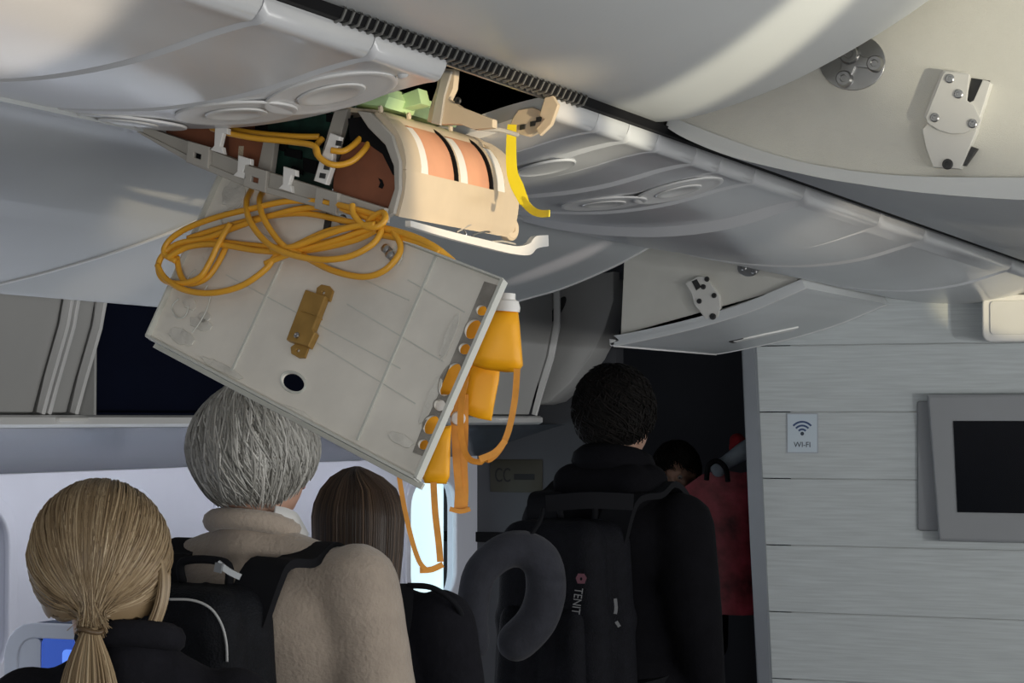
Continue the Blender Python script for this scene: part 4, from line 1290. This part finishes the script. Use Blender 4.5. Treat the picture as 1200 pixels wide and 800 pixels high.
#PART4
# ------------------------------------------------------------------ people
def person(name, x, y, D, H, rot, label, skin, top_m, leg_m, turn=0.0, arm_fwd=(0.10, 0.10), wide=1.0, hair_up=0.02, elbow_out=(0.0, 0.0), nod=0.0, puff=0.0, collar=None, hx=0.0, drop=0.0):
    """standing figure; (x, y) is the pixel of the crown of the hair at depth D; local +Y is where it faces"""
    crown = PD(x, y, D)
    s = H / 1.75
    crown -= RGT * hx
    e = empty(name, (crown.x, crown.y, 0), label, 'person', 'passengers queuing to leave', rot)
    V3 = lambda a, b, c: Vector((a * s, b * s, c * s))
    hz = 1.635
    Rn = Matrix.Rotation(turn, 3, 'Z') @ Matrix.Rotation(nod, 3, 'X')
    hc = V3(hx, 0, hz)
    def HP(a, b, c):
        return hc + Rn @ V3(a, b, c)
    # body: head, trunk, arms with hands, legs with feet in one surface
    pr = [('e', HP(0, -.012, .012), (.077 * s, .094 * s, .10 * s), Rn), ('e', HP(0, .03, -.035), (.062 * s, .068 * s, .085 * s), Rn), ('e', HP(0, .052, -.088), (.034 * s, .034 * s, .026 * s), Rn),
          ('c', HP(0, .096, .010), .009 * s, HP(0, .112, -.022), .014 * s), ('c', HP(-.03, .084, .028), .012 * s, HP(.03, .084, .028), .012 * s),
          ('e', HP(-.040, .068, -.022), (.022 * s, .022 * s, .020 * s), Rn), ('e', HP(.040, .068, -.022), (.022 * s, .022 * s, .020 * s), Rn), ('c', HP(-.016, .092, -.058), .010 * s, HP(.016, .092, -.058), .010 * s)]
    for sd in (-1, 1):
        pr.append(('e', HP(sd * .080, -.002, -.012), (.010 * s, .020 * s, .032 * s), Rn))
        pr.append(('e', HP(sd * .084, -.010, -.004), (.009 * s, .012 * s, .022 * s), Rn))
    pr += [('c', V3(hx * .5, -.022, 1.44), .058 * s, hc + Rn @ V3(0, -.015, -.05), .054 * s),
           ('e', V3(0, 0, 1.32), (.165 * s, .105 * s, .16 * s)), ('e', V3(0, 0, 1.10), (.145 * s, .10 * s, .18 * s)), ('e', V3(0, 0, .95), (.155 * s, .11 * s, .13 * s)),
           ('c', V3(-.15, 0, 1.40 - drop), .055 * s, V3(.15, 0, 1.40 - drop), .055 * s)]
    arms = []
    for i, sd in enumerate((-1, 1)):
        sh = V3(sd * .185 * wide, -.005, 1.405 - drop)
        el = V3(sd * (.235 * wide + elbow_out[i]), -.03 + arm_fwd[i] * .25, 1.12)
        wr = V3(sd * (.225 * wide + elbow_out[i] * .6), arm_fwd[i] + .02, .90 + arm_fwd[i] * .45)
        arms.append((sh, el, wr))
        pr += [('c', sh, .047 * s, el, .038 * s), ('c', el, .037 * s, wr, .025 * s)]
        d = (wr - el).normalized()
        sx = Vector((0, 1, 0)) - d * d.y
        sx = sx.normalized()
        pm = wr + d * .075 * s
        pr += [('c', wr, .024 * s, pm + sx * .012 * s, .022 * s), ('c', wr, .024 * s, pm - sx * .016 * s, .020 * s)]
        inn = Vector((-sd, 0, 0))
        for k, ln in enumerate((.070, .080, .074, .056)):
            b0 = pm + sx * (.030 - .020 * k) * s
            b1 = b0 + (d * .55 * ln + inn * .010) * s
            b2 = b1 + (d * .35 * ln + inn * .024) * s
            pr += [('c', b0, .0095 * s, b1, .0085 * s), ('c', b1, .0085 * s, b2, .007 * s)]
        t0 = wr + d * .025 * s + sx * .022 * s
        pr += [('c', t0, .012 * s, t0 + (d * .03 + sx * .03 + inn * .012) * s, .010 * s), ('c', t0 + (d * .03 + sx * .03 + inn * .012) * s, .010 * s, t0 + (d * .062 + sx * .036 + inn * .020) * s, .008 * s)]
    legs = []
    for sd in (-1, 1):
        hp, kn, an = V3(sd * .085, 0, .90), V3(sd * .095, .02, .49), V3(sd * .10, -.02, .09)
        legs.append((hp, kn, an))
        pr += [('c', hp, .083 * s, kn, .055 * s), ('c', kn, .054 * s, an, .036 * s), ('c', an + V3(0, -.02, -.05), .036 * s, an + V3(sd * .02, .16, -.06), .028 * s)]
    wlink('body', _loc(blob(pr, .0085, 3), e), skin, e, 180)
    # face details
    for sd in (-1, 1):
        ey = put('eye', lathe([(0, .011 * s), (.006 * s, .0095 * s), (.0095 * s, .005 * s), (.011 * s, 0), (.0095 * s, -.005 * s), (0, -.011 * s)], 14),
                 root_matrix(e) @ nframe(HP(sd * .031, .0835, .006), Rn @ Vector((0, 1, 0))), M_EYEW, e)
        put('iris', lathe([(0, .0115 * s), (.004 * s, .011 * s), (.0045 * s, .010 * s), (0, .009 * s)], 12), root_matrix(e) @ nframe(HP(sd * .031, .0842, .006), Rn @ Vector((0, 1, 0))), M_EYED, ey)
    wlink('lips', _loc(tube([HP(-.022, .092, -.060), HP(0, .103, -.057), HP(.022, .092, -.060)], .0055 * s, 8, 5), e), M_LIP, e, 180)
    # garments
    g = puff
    tp = [('e', V3(0, -.005, 1.30), ((.185 + g) * wide * s, (.128 + g) * s, (.165 + g * .4) * s)), ('e', V3(0, 0, 1.10), ((.172 + g) * wide * s, (.125 + g) * s, .20 * s)), ('e', V3(0, 0, .93), ((.18 + g) * s, (.135 + g) * s, .12 * s)),
          ('c', V3(-.16 * wide, -.005, 1.395 - drop), (.066 + g * .6) * s, V3(.16 * wide, -.005, 1.395 - drop), (.066 + g * .6) * s), ('c', V3(0, -.02, 1.43), (.075 + g * .3) * s, V3(0, -.02, 1.475), (.067 + g * .2) * s),
          ('c', V3(0, -.02, 1.455), (.060 + g * .5) * s, V3(-.14 * wide, -.005, 1.405 - drop), (.060 + g * .5) * s), ('c', V3(0, -.02, 1.455), (.060 + g * .5) * s, V3(.14 * wide, -.005, 1.405 - drop), (.060 + g * .5) * s)]
    for sh, el, wr in arms:
        tp += [('c', sh, (.066 + g) * s, el, (.055 + g) * s), ('c', el, (.055 + g) * s, wr, (.040 + g * .6) * s), ('e', el.lerp(sh, .35), ((.060 + g) * s, (.062 + g) * s, .05 * s))]
    wlink('top', _loc(blob(tp, .012, 5), e), top_m, e, 180)
    if collar:
        pts = [V3(.072 * math.cos(t), -.018 + .070 * math.sin(t), 1.506 + .016 * -math.sin(t)) for t in [2 * math.pi * k / 20 for k in range(20)]]
        wlink('collar', _loc(tube(pts, collar[1] * s, 10, 1, True), e), collar[0], e, 180)
    lg = [('e', V3(0, 0, .92), (.168 * s, .125 * s, .12 * s))]
    for hp, kn, an in legs:
        lg += [('c', hp, .094 * s, kn, .072 * s), ('c', kn, .072 * s, an + V3(0, 0, .02), .062 * s)]
    wlink('trousers', _loc(blob(lg, .016, 4), e), leg_m, e, 180)
    for hp, kn, an in legs:
        sd = 1 if an.x > 0 else -1
        wlink('shoe', _loc(blob([('c', an + V3(0, -.03, -.045), .044 * s, an + V3(sd * .02, .17, -.054), .034 * s), ('c', an + V3(0, -.02, -.02), .046 * s, an + V3(0, .02, -.03), .046 * s)], .010, 3), e), M_SHOE, e, 180)
    return e, s, HP, V3


def _loc(me, e):
    """local-space mesh handed to wlink, which expects world space"""
    me.transform(root_matrix(e))
    return me


def cap_of(HP, s, e, prims, m, name='hair'):
    return wlink(name, _loc(blob(prims, .008, 4), e), m, e, 180)


def hair_attr(me, v):
    at = me.attributes.new('tint', 'FLOAT', 'POINT')
    at.data.foreach_set('value', [v] * len(me.vertices))
    return me


def sph(HP, s, t, f, rx, ry, rz, cz=0.01, cy=-.012, k=1.0):
    return HP(rx * math.sin(t) * math.sin(f) * k, cy - ry * math.sin(t) * math.cos(f) * k, cz + rz * math.cos(t) * k)


def short_hair(e, HP, s, m, n, rad, swirl, length, tmax_back, r, wave, seed, capv=.1, rx=.092, ry=.110, rz=.117, neat=0.4, bumpy=0.0):
    rnd = random.Random(seed)
    rx, ry, rz = rx, ry, rz
    me = blob([('e', HP(0, -.014, .014), (rx * .955 * s, ry * .96 * s, rz * .965 * s)), ('e', HP(0, -.030, -.045), (rx * .72 * s, ry * .62 * s, .065 * s))], .009, 4)
    # open the face: drop the front lower part
    bm = bmesh.new()
    bm.from_mesh(me)
    hc = HP(0, 0, 0)
    dead = [v for v in bm.verts if (v.co - hc).y > .035 * s and (v.co - hc).z < .055 * s]
    dead += [v for v in bm.verts if v not in dead and (v.co - hc).z < -.085 * s]
    bmesh.ops.delete(bm, geom=list(set(dead)), context='VERTS')
    bm.to_mesh(me)
    bm.free()
    hair_attr(me, capv)
    cap = wlink('hair', _loc(me, e), m, e, 180)
    paths, tn = [], []
    for i in range(n):
        f0 = rnd.uniform(-math.pi, math.pi)
        af = abs(f0)
        tm = tmax_back if af < 1.3 else (tmax_back - (af - 1.3) / (math.pi - 1.3) * (tmax_back - 1.05))
        t0 = rnd.uniform(0.0, max(.1, tm - length * .5)) ** 1.0
        t1 = min(tm + rnd.uniform(-.20, .16), t0 + length * rnd.uniform(.7, 1.25))
        lay = rnd.uniform(.97, 1.045)
        ph, am = rnd.uniform(0, 6.28), wave * rnd.uniform(.4, 1.3)
        sw = swirl * rnd.uniform(.7, 1.3)
        P = []
        for k in range(9):
            q = k / 8
            t = t0 + (t1 - t0) * q
            f = f0 + sw * q + am * math.sin(ph + q * 5.0)
            kk = lay + bumpy * math.sin(f * 3.1 + 1.0) * math.sin(t * 3.7 + f) + neat * .03 * q * q + .012 * math.sin(ph * 2 + q * 4)
            if t > 1.75:
                kk -= (t - 1.75) * .05
            P.append(sph(HP, s, t, f, rx, ry, rz, k=kk))
        paths.append(P)
        tn.append(min(1, max(0, rnd.gauss(.5, .25))))
    me = strands(paths, r * s, tn)
    wlink('strands', _loc(me, e), m, cap, 180)
    return cap


# --- grey haired man
man, s, HP, V3 = person('person', 303, 450, 3.9, 1.665, math.radians(-4), 'grey haired man in oatmeal sweater carrying a black backpack', M_SKIN, M_SWEATER, M_JEANS,
                        turn=math.radians(-14), wide=1.17, puff=.012, arm_fwd=(.16, .14), collar=(M_SWEATER, .020))
short_hair(man, HP, s, M_H_GREY, 3600, 0, .40, 1.5, 2.42, .0024, .11, 11, capv=.25, rx=.106, ry=.120, rz=.124, bumpy=.035)
wlink('shirt_collar', _loc(ribbon([V3(.066, -.050, 1.520), V3(.078, -.030, 1.515), V3(.084, -.005, 1.502), V3(.074, .045, 1.47)], V3(0, 0, .05), .004, 6), man), M_SHIRT, man, 180)


def backpack(e_person, s, V3, label, m, strap_m, w, dpt, z0, z1, yb, sho, text=None):
    """backpack worn on the back, built in the wearer's frame"""
    RM = root_matrix(e_person)
    c = RM @ V3(0, yb - dpt / 2, z0)
    b = empty('backpack', c, label, 'backpack', 'backpacks')
    def Wm(me):
        me.transform(RM)
        return me
    r = .055
    pr = []
    for zz in (z0 + r, (z0 + z1) / 2, z1 - r * 1.15):
        kx = 1.0 if zz < z1 - .1 else .86
        for yy in (yb - .03, yb - dpt + .05):
            pr.append(('c', V3(-w / 2 * kx + r, yy, zz), r * s, V3(w / 2 * kx - r, yy, zz), r * s))
    for sx in (-1, 1):
        for yy in (yb - .03, yb - dpt + .05):
            pr.append(('c', V3(sx * (w / 2 - r), yy, z0 + r), r * s, V3(sx * (w / 2 * .86 - r), yy, z1 - r * 1.15), r * s))
    for yy in (yb - .03, yb - dpt / 2, yb - dpt + .05):
        for xx in (-w / 5, 0, w / 5):
            pr.append(('c', V3(xx, yy, z0 + r), r * s, V3(xx * .9, yy, z1 - r * 1.1), r * s))
    body = wlink('body', Wm(blob(pr, .012, 6)), m, b, 180)
    pk = []
    zt = z0 + (z1 - z0) * .52
    for xx in (-w * .26, -w * .1, w * .1, w * .26):
        pk.append(('c', V3(xx, yb - dpt - .002, z0 + .06), .045 * s, V3(xx, yb - dpt + .004, zt), .035 * s))
    pocket = wlink('front_pocket', Wm(blob(pk, .012, 6)), m, b, 180)
    for sx in (-1, 1):
        pts = [V3(sx * w * .28, yb - .035, z1 - .07), V3(sx * sho[0] * .86, yb - .005, z1 + (sho[1] - z1) * .62), V3(sx * sho[0], -.075, sho[1] - .005), V3(sx * sho[0] * 1.02, -.005, sho[1] + .020), V3(sx * sho[0] * 1.03, .075, sho[1] - .03),
               V3(sx * sho[0] * 1.0, .150, sho[1] - .16), V3(sx * sho[0] * 1.05, .135, sho[1] - .32), V3(sx * w * .5, .02, z0 + .12), V3(sx * w * .44, yb - .03, z0 + .09)]
        wlink('shoulder_strap', Wm(ribbon(pts, V3(.075, 0, 0), .016 * s, 7, [.095 * s, .085 * s, .078 * s, .075 * s, .072 * s, .06 * s, .04 * s, .025 * s, .025 * s])), strap_m, b, 50)
    wlink('grab_handle', Wm(tube([V3(-.05, yb - .03, z1 - .01), V3(-.045, yb - .035, z1 + .028), V3(.045, yb - .035, z1 + .028), V3(.05, yb - .03, z1 - .01)], .008 * s, 8, 6)), strap_m, b, 180)
    return b, Wm, body, pocket


b, Wm, body, pocket = backpack(man, s, V3, 'black backpack with pale piping arc on the grey haired man', M_NYLON, M_WEB, .31, .17, .98, 1.42, -.135, (.135, 1.452))
q = [PD(x, y, 3.585) for x, y in ((198, 702), (225, 703), (246, 712), (259, 730), (265, 752), (266, 775))]
wlink('piping', tube(q, .0022, 8, 6), M_PIPING, b, 180)
q = [PD(255, 659, 3.60), PD(268, 669, 3.60), PD(282, 676, 3.60)]
buckle = wlink('buckle', ribbon(q, UPV * .010, .005, 3), M_TRIM, b)
wlink('buckle_bar', ribbon([PD(252, 664, 3.596), PD(260, 666, 3.592)], UPV * .015, .005, 1), M_TRIM, buckle)

# --- blonde woman with ponytail
wb, s, HP, V3 = person('person', 113, 561, 3.3, 1.505, math.radians(22), 'blonde woman with a low ponytail in a black jacket', M_SKIN, M_BLACKCLOTH, M_JEANS, turn=math.radians(3), wide=.95, puff=.02, collar=(M_BLACKCLOTH, .024), hx=-.055, drop=.03)
rnd = random.Random(21)
RX, RY, RZ = .118, .118, .130
me = blob([('e', HP(0, -.016, .012), (RX * .95 * s, RY * .95 * s, RZ * .95 * s)), ('e', HP(0, -.035, -.055), (.100 * s, .075 * s, .075 * s))], .009, 4)
bm = bmesh.new()
bm.from_mesh(me)
hc = HP(0, 0, 0)
bmesh.ops.delete(bm, geom=[v for v in bm.verts if ((v.co - hc).y > .045 * s and (v.co - hc).z < .075 * s) or (v.co - hc).z < -.092 * s], context='VERTS')
bm.to_mesh(me)
bm.free()
hair_attr(me, .34)
cap = wlink('hair', _loc(me, wb), M_H_BLOND, wb, 180)
tie_d = Vector((0.0, -.80, -.66)).normalized()
tie = HP(0.004, -.124, -.104)
paths, tn = [], []
for i in range(3200):
    t0 = rnd.uniform(.05, 2.25)
    f0 = rnd.uniform(-math.pi, math.pi)
    if t0 > 1.75 and abs(f0) > 2.0:
        continue
    if abs(f0) > 2.3 and t0 > .9:
        continue
    d0 = Vector((math.sin(t0) * math.sin(f0), -math.sin(t0) * math.cos(f0), math.cos(t0)))
    lay = rnd.uniform(.97, 1.03)
    P = []
    j = Vector((rnd.gauss(0, .010), rnd.gauss(0, .006), rnd.gauss(0, .006)))
    om = d0.angle(tie_d)
    if om > 2.9:
        continue
    wv, ph = rnd.uniform(0, .03), rnd.uniform(0, 6)
    for k in range(12):
        q = k / 11
        dd = (d0 * math.sin((1 - q) * om) + tie_d * math.sin(q * om)) / max(1e-4, math.sin(om))
        dd.x += wv * math.sin(ph + q * 6)
        p = HP(RX * dd.x * lay, -.016 + RY * dd.y * lay, .012 + RZ * dd.z * lay)
        w = max(0, (q - .80) / .20) ** 2
        P.append(p.lerp(tie + j * s, w))
    paths.append(P)
    tn.append(min(1, max(0, rnd.gauss(.48 + .12 * math.sin(f0 * 9), .22))))
wlink('strands', _loc(strands(paths, .0021 * s, tn), wb), M_H_BLOND, cap, 180)
paths, tn = [], []
for i in range(520):                           # ponytail
    a, r0 = rnd.uniform(0, 6.283), math.sqrt(rnd.random())
    P = []
    ln = rnd.uniform(.20, .27)
    for k in range(10):
        q = k / 9
        wd = .010 + .036 * math.sin(min(1, q * 1.5) * math.pi * .55) - .014 * max(0, q - .75)
        P.append(tie + V3(r0 * wd * 1.1 * math.cos(a) + .004 * q, -.012 - .018 * math.sin(q * 2.2) + r0 * wd * .7 * math.sin(a), .004 - ln * q))
    paths.append(P)
    tn.append(min(1, max(0, rnd.gauss(.5, .22))))
wlink('ponytail', _loc(strands(paths, .0022 * s, tn), wb), M_H_BLOND, wb, 180)
pts = [tie + V3(.020 * math.cos(t), -.008 + .016 * math.sin(t), .0 + .003 * math.sin(2 * t)) for t in [6.283 * k / 14 for k in range(14)]]
wlink('hair_tie', _loc(tube(pts, .0045 * s, 8, 2, True), wb), M_H_BLOND, wb, 180)
hair_attr(wb.children[-1].data, .3)
paths, tn = [], []
for i in range(620):                           # loose lock over the right shoulder
    u, v_ = rnd.random(), rnd.uniform(-.5, .5)
    P = []
    for k in range(9):
        k_ = k / 8
        P.append(HP(.100 + .018 * math.sin(k_ * 2.6) - .016 * k_ * k_ + .010 * v_, -.060 + .075 * u - .02 * k_, .04 - (.150 + .02 * v_) * k_))
    paths.append(P)
    tn.append(min(1, max(0, rnd.gauss(.42, .2))))
wlink('loose_lock', _loc(strands(paths, .0022 * s, tn), wb), M_H_BLOND, wb, 180)

# --- brown haired woman
wn, s, HP, V3 = person('person', 424, 542, 4.6, 1.50, math.radians(-6), 'woman with long straight brown hair and a black shoulder bag', M_SKIN, M_BLACKCLOTH, M_JEANS, turn=math.radians(-4), wide=1.22, puff=.02)
rnd = random.Random(5)
RX, RY, RZ = .104, .115, .124
me = blob([('e', HP(0, -.016, .010), (RX * .94 * s, RY * .95 * s, RZ * .95 * s)), ('c', HP(-.045, -.040, -.02), .048 * s, HP(-.045, -.055, -.27), .035 * s), ('c', HP(.045, -.040, -.02), .048 * s, HP(.040, -.055, -.27), .035 * s), ('c', HP(0, -.040, -.02), .05 * s, HP(0, -.055, -.27), .035 * s)], .010, 5)
bm = bmesh.new()
bm.from_mesh(me)
hc = HP(0, 0, 0)
bmesh.ops.delete(bm, geom=[v for v in bm.verts if (v.co - hc).y > .04 * s and (v.co - hc).z < .07 * s], context='VERTS')
bm.to_mesh(me)
bm.free()
hair_attr(me, .1)
cap = wlink('hair', _loc(me, wn), M_H_BROWN, wn, 180)
paths, tn = [], []
for i in range(1700):
    f0 = rnd.uniform(-2.1, 2.1)
    lay = rnd.uniform(.97, 1.04)
    zend = -.34 + rnd.uniform(-.04, .05)
    P = [sph(HP, s, t, f0 * (.4 + .6 * min(1, t / .9)), RX, RY, RZ, k=lay) for t in (.08, .35, .65, .95, 1.25, 1.5)]
    last = HP(RX * math.sin(f0) * lay, -.012 - RY * math.cos(f0) * lay, 0)
    for k in range(1, 8):
        q = k / 7
        P.append(HP(RX * math.sin(f0) * lay * (1 - .22 * q), -.012 - RY * (math.cos(f0) * lay * (1 - .25 * q) + .10 * q), -.02 + (zend + .02) * q))
    paths.append(P)
    tn.append(min(1, max(0, rnd.gauss(.38 + .3 * (abs(math.sin(f0 * 4 + .6)) ** 6), .18))))
wlink('strands', _loc(strands(paths, .0021 * s, tn), wn), M_H_BROWN, cap, 180)
RM = root_matrix(wn)
bg = empty('shoulder_bag', RM @ V3(.30, -.02, .85), 'black bag with thin strap on the brown haired woman', 'bag')
wlink('strap', tube([PD(478, 686, 4.44), PD(505, 688, 4.42), PD(528, 702, 4.42), PD(541, 722, 4.45), PD(540, 745, 4.5)], .006, 8, 6), M_WEB, bg, 180)
wlink('strap', ribbon([PD(476, 684, 4.44), PD(474, 720, 4.40), PD(468, 760, 4.38), PD(464, 830, 4.38)], RGT * .03, .004, 5), M_WEB, bg)
me = blob([('c', V3(.26, -.10, .80), .06 * s, V3(.26, .12, .80), .06 * s), ('c', V3(.26, -.10, 1.0), .04 * s, V3(.26, .12, 1.0), .04 * s), ('c', V3(.26, -.10, .80), .055 * s, V3(.26, -.10, 1.0), .04 * s), ('c', V3(.26, .12, .80), .055 * s, V3(.26, .12, 1.0), .04 * s), ('c', V3(.26, 0, .80), .06 * s, V3(.26, 0, 1.0), .045 * s)], .012, 5)
wlink('body', _loc(me, wn), M_NYLON, bg, 180)

# --- dark haired young man with backpack and neck pillow
by, s, HP, V3 = person('person', 723, 435, 5.8, 1.745, math.radians(-10), 'dark haired young man in a black hooded coat with neck pillow', M_SKIN2, M_DARKCLOTH, M_JEANS, turn=math.radians(-8), wide=1.04, puff=.022, arm_fwd=(.04, .04), elbow_out=(-.01, -.01), collar=(M_DARKCLOTH, .040), drop=.055)
short_hair(by, HP, s, M_H_BLACK, 2400, 0, .5, .55, 2.25, .0026, .2, 31, capv=.3, rx=.098, ry=.112, rz=.118, neat=1.6)
b, Wm, body, pocket = backpack(by, s, V3, 'large dark backpack with small lettering on the young man', M_NYLON2, M_WEB, .34, .20, .86, 1.38, -.165, (.14, 1.435))
FWN = -FWD
def bp(x, y, D=5.32):
    return PD(x, y, D)
tm = frame(bp(678, 700, 5.375), (bp(677, 720) - bp(679, 690)), RGT)
tmx = text_mesh('TENIT', .029, .0008)
tmx.transform(Matrix.Diagonal((.80, 1, 1, 1)))
zax = (bp(676, 720) - bp(680, 690)).normalized()
lm = Matrix.Identity(4)
xa, za = zax, -FWD
ya = za.cross(xa)
for i in range(3):
    lm[i][0], lm[i][1], lm[i][2], lm[i][3] = xa[i], ya[i], za[i], bp(676, 704, 5.30)[i]
put('lettering', tmx, lm, M_PRINT, b)
lg_ = plate([(-.012, -.009), (.0, -.013), (.012, -.007), (.010, .010), (-.004, .013), (-.013, .006)], [ell(0, 0, .004, .003)], .002)
lm2 = lm.copy()
for i in range(3):
    lm2[i][3] = bp(681, 678, 5.30)[i]
put('emblem', lg_, lm2, M_PRINTRED, b)
wlink('zip_pull', ribbon([bp(721, 701, 5.30), bp(722, 712, 5.30), bp(721, 719, 5.30)], RGT * .008, .003, 3), M_PRINT, b)
wlink('zip_pull', ribbon([bp(722, 728, 5.30), bp(726, 734, 5.30)], RGT * .008, .003, 2), M_PRINT, b)
wlink('top_panel', ribbon([bp(640, 590, 5.40), bp(690, 586, 5.38), bp(742, 588, 5.40)], UPV * .04, .006, 4), M_WEB, b)
wlink('hood', _loc(blob([('c', V3(-.09, -.075, 1.455), .055 * s, V3(.09, -.075, 1.455), .055 * s), ('c', V3(-.11, -.02, 1.46), .05 * s, V3(-.08, -.085, 1.42), .055 * s), ('c', V3(.11, -.02, 1.46), .05 * s, V3(.08, -.085, 1.42), .055 * s)], .010, 5), by), M_DARKCLOTH, by, 180)
npw = [(557, 755), (554, 715), (563, 670), (598, 643), (632, 653), (640, 690), (629, 727), (605, 752)]
pr = []
pp = smooth_pts([PD(x, y, 5.30 + .012 * i) for i, (x, y) in enumerate(npw)], 3)
for i, (a_, b_) in enumerate(zip(pp, pp[1:])):
    rr = .036 + .014 * min(1, 1.6 * i / len(pp))
    pr.append(('c', a_, rr, b_, rr))
pl = empty('neck_pillow', PD(600, 770, 5.33), 'charcoal U-shaped neck pillow hanging beside the dark backpack', 'neck pillow')
wlink('cushion', blob(pr, .009, 5), M_PILLOW, pl, 180)
wlink('loop', tube([PD(618, 632, 5.32), PD(632, 612, 5.36), PD(636, 596, 5.40)], .005, 8, 5), M_WEB, pl, 180)

# --- person facing this way beyond the doorway, with the red bag
fp, s, HP, V3 = person('person', 792, 515, 8.35, 1.515, math.radians(196), 'dark haired person facing back beyond the doorway', M_SKIN2, M_DARKCLOTH, M_JEANS, turn=math.radians(-6), nod=math.radians(-16), wide=.95, puff=.02, arm_fwd=(-.05, -.05), elbow_out=(-.07, -.03))
short_hair(fp, HP, s, M_H_BLACK, 900, 0, .3, .9, 2.0, .003, .15, 41, capv=.25, rx=.104, ry=.118, rz=.124, neat=1.0)
tb = empty('tote_bag', PD(842, 720, 8.15), 'shiny red patterned tote bag beyond the doorway', 'bag')
def tote(pxs_top, pxs_bot, D, th, m, name):
    bm = bmesh.new()
    rows = []
    nr = 7
    random.seed(9)
    for j in range(nr):
        f = j / (nr - 1)
        row = []
        for t, b_ in zip(pxs_top, pxs_bot):
            x, y = t[0] + (b_[0] - t[0]) * f, t[1] + (b_[1] - t[1]) * f
            row.append((x, y))
        rows.append(row)
    V = []
    for sgn in (-1, 1):
        g = []
        for j, row in enumerate(rows):
            f = j / (nr - 1)
            g.append([bm.verts.new(PD(x, y, D + sgn * th * (.25 + .75 * f) * (1 - .55 * abs(2 * i / (len(row) - 1) - 1) ** 3) + random.uniform(-.006, .006))) for i, (x, y) in enumerate(row)])
        V.append(g)
    n = len(rows[0])
    for g in V:
        for j in range(nr - 1):
            for i in range(n - 1):
                bm.faces.new((g[j][i], g[j][i + 1], g[j + 1][i + 1], g[j + 1][i]))
    a, c_ = V
    for j in range(nr - 1):
        for i in (0, n - 1):
            bm.faces.new((a[j][i], c_[j][i], c_[j + 1][i], a[j + 1][i]))
    for i in range(n - 1):
        for j in (0, nr - 1):
            bm.faces.new((a[j][i], a[j][i + 1], c_[j][i + 1], c_[j][i]))
    return bm_mesh(bm)
me = tote([(800, 572), (822, 556), (845, 550), (868, 554), (890, 550)], [(806, 722), (828, 722), (848, 720), (870, 721), (892, 720)], 8.15, .07, M_REDBAG, 'body')
wlink('body', me, M_REDBAG, tb, 60)
wlink('handle', tube([PD(828, 562, 8.09), PD(830, 546, 8.08), PD(840, 540, 8.08), PD(850, 548, 8.08), PD(853, 564, 8.09)], .010, 8, 6), M_BLACK, tb, 180)
gb = tag(link('plastic_bag', blob([('e', PD(842, 548, 8.13), (.03, .03, .035)), ('c', PD(846, 545, 8.14), .025, PD(872, 528, 8.16), .035), ('c', PD(872, 528, 8.16), .035, PD(885, 522, 8.18), .04)], .008, 3), M_GREYPLASTIC, None, 180),
         'crumpled grey plastic bag poking out of the red tote', 'bag')
kn = empty('knit_hat', PD(868, 530, 8.25), 'dark red knit hat above the red tote at the wall edge', 'hat')
wlink('crown', blob([('e', PD(868, 524, 8.25), (.045, .045, .035)), ('e', PD(864, 516, 8.25), (.03, .03, .028))], .006, 3), M_RED, kn, 180)
put('brim', lathe([(.040, -.012), (.047, -.01), (.049, 0), (.047, .008), (.040, .010)], 20), nframe(PD(868, 532, 8.25), Vector((0, 0, 1))), M_RED, kn)
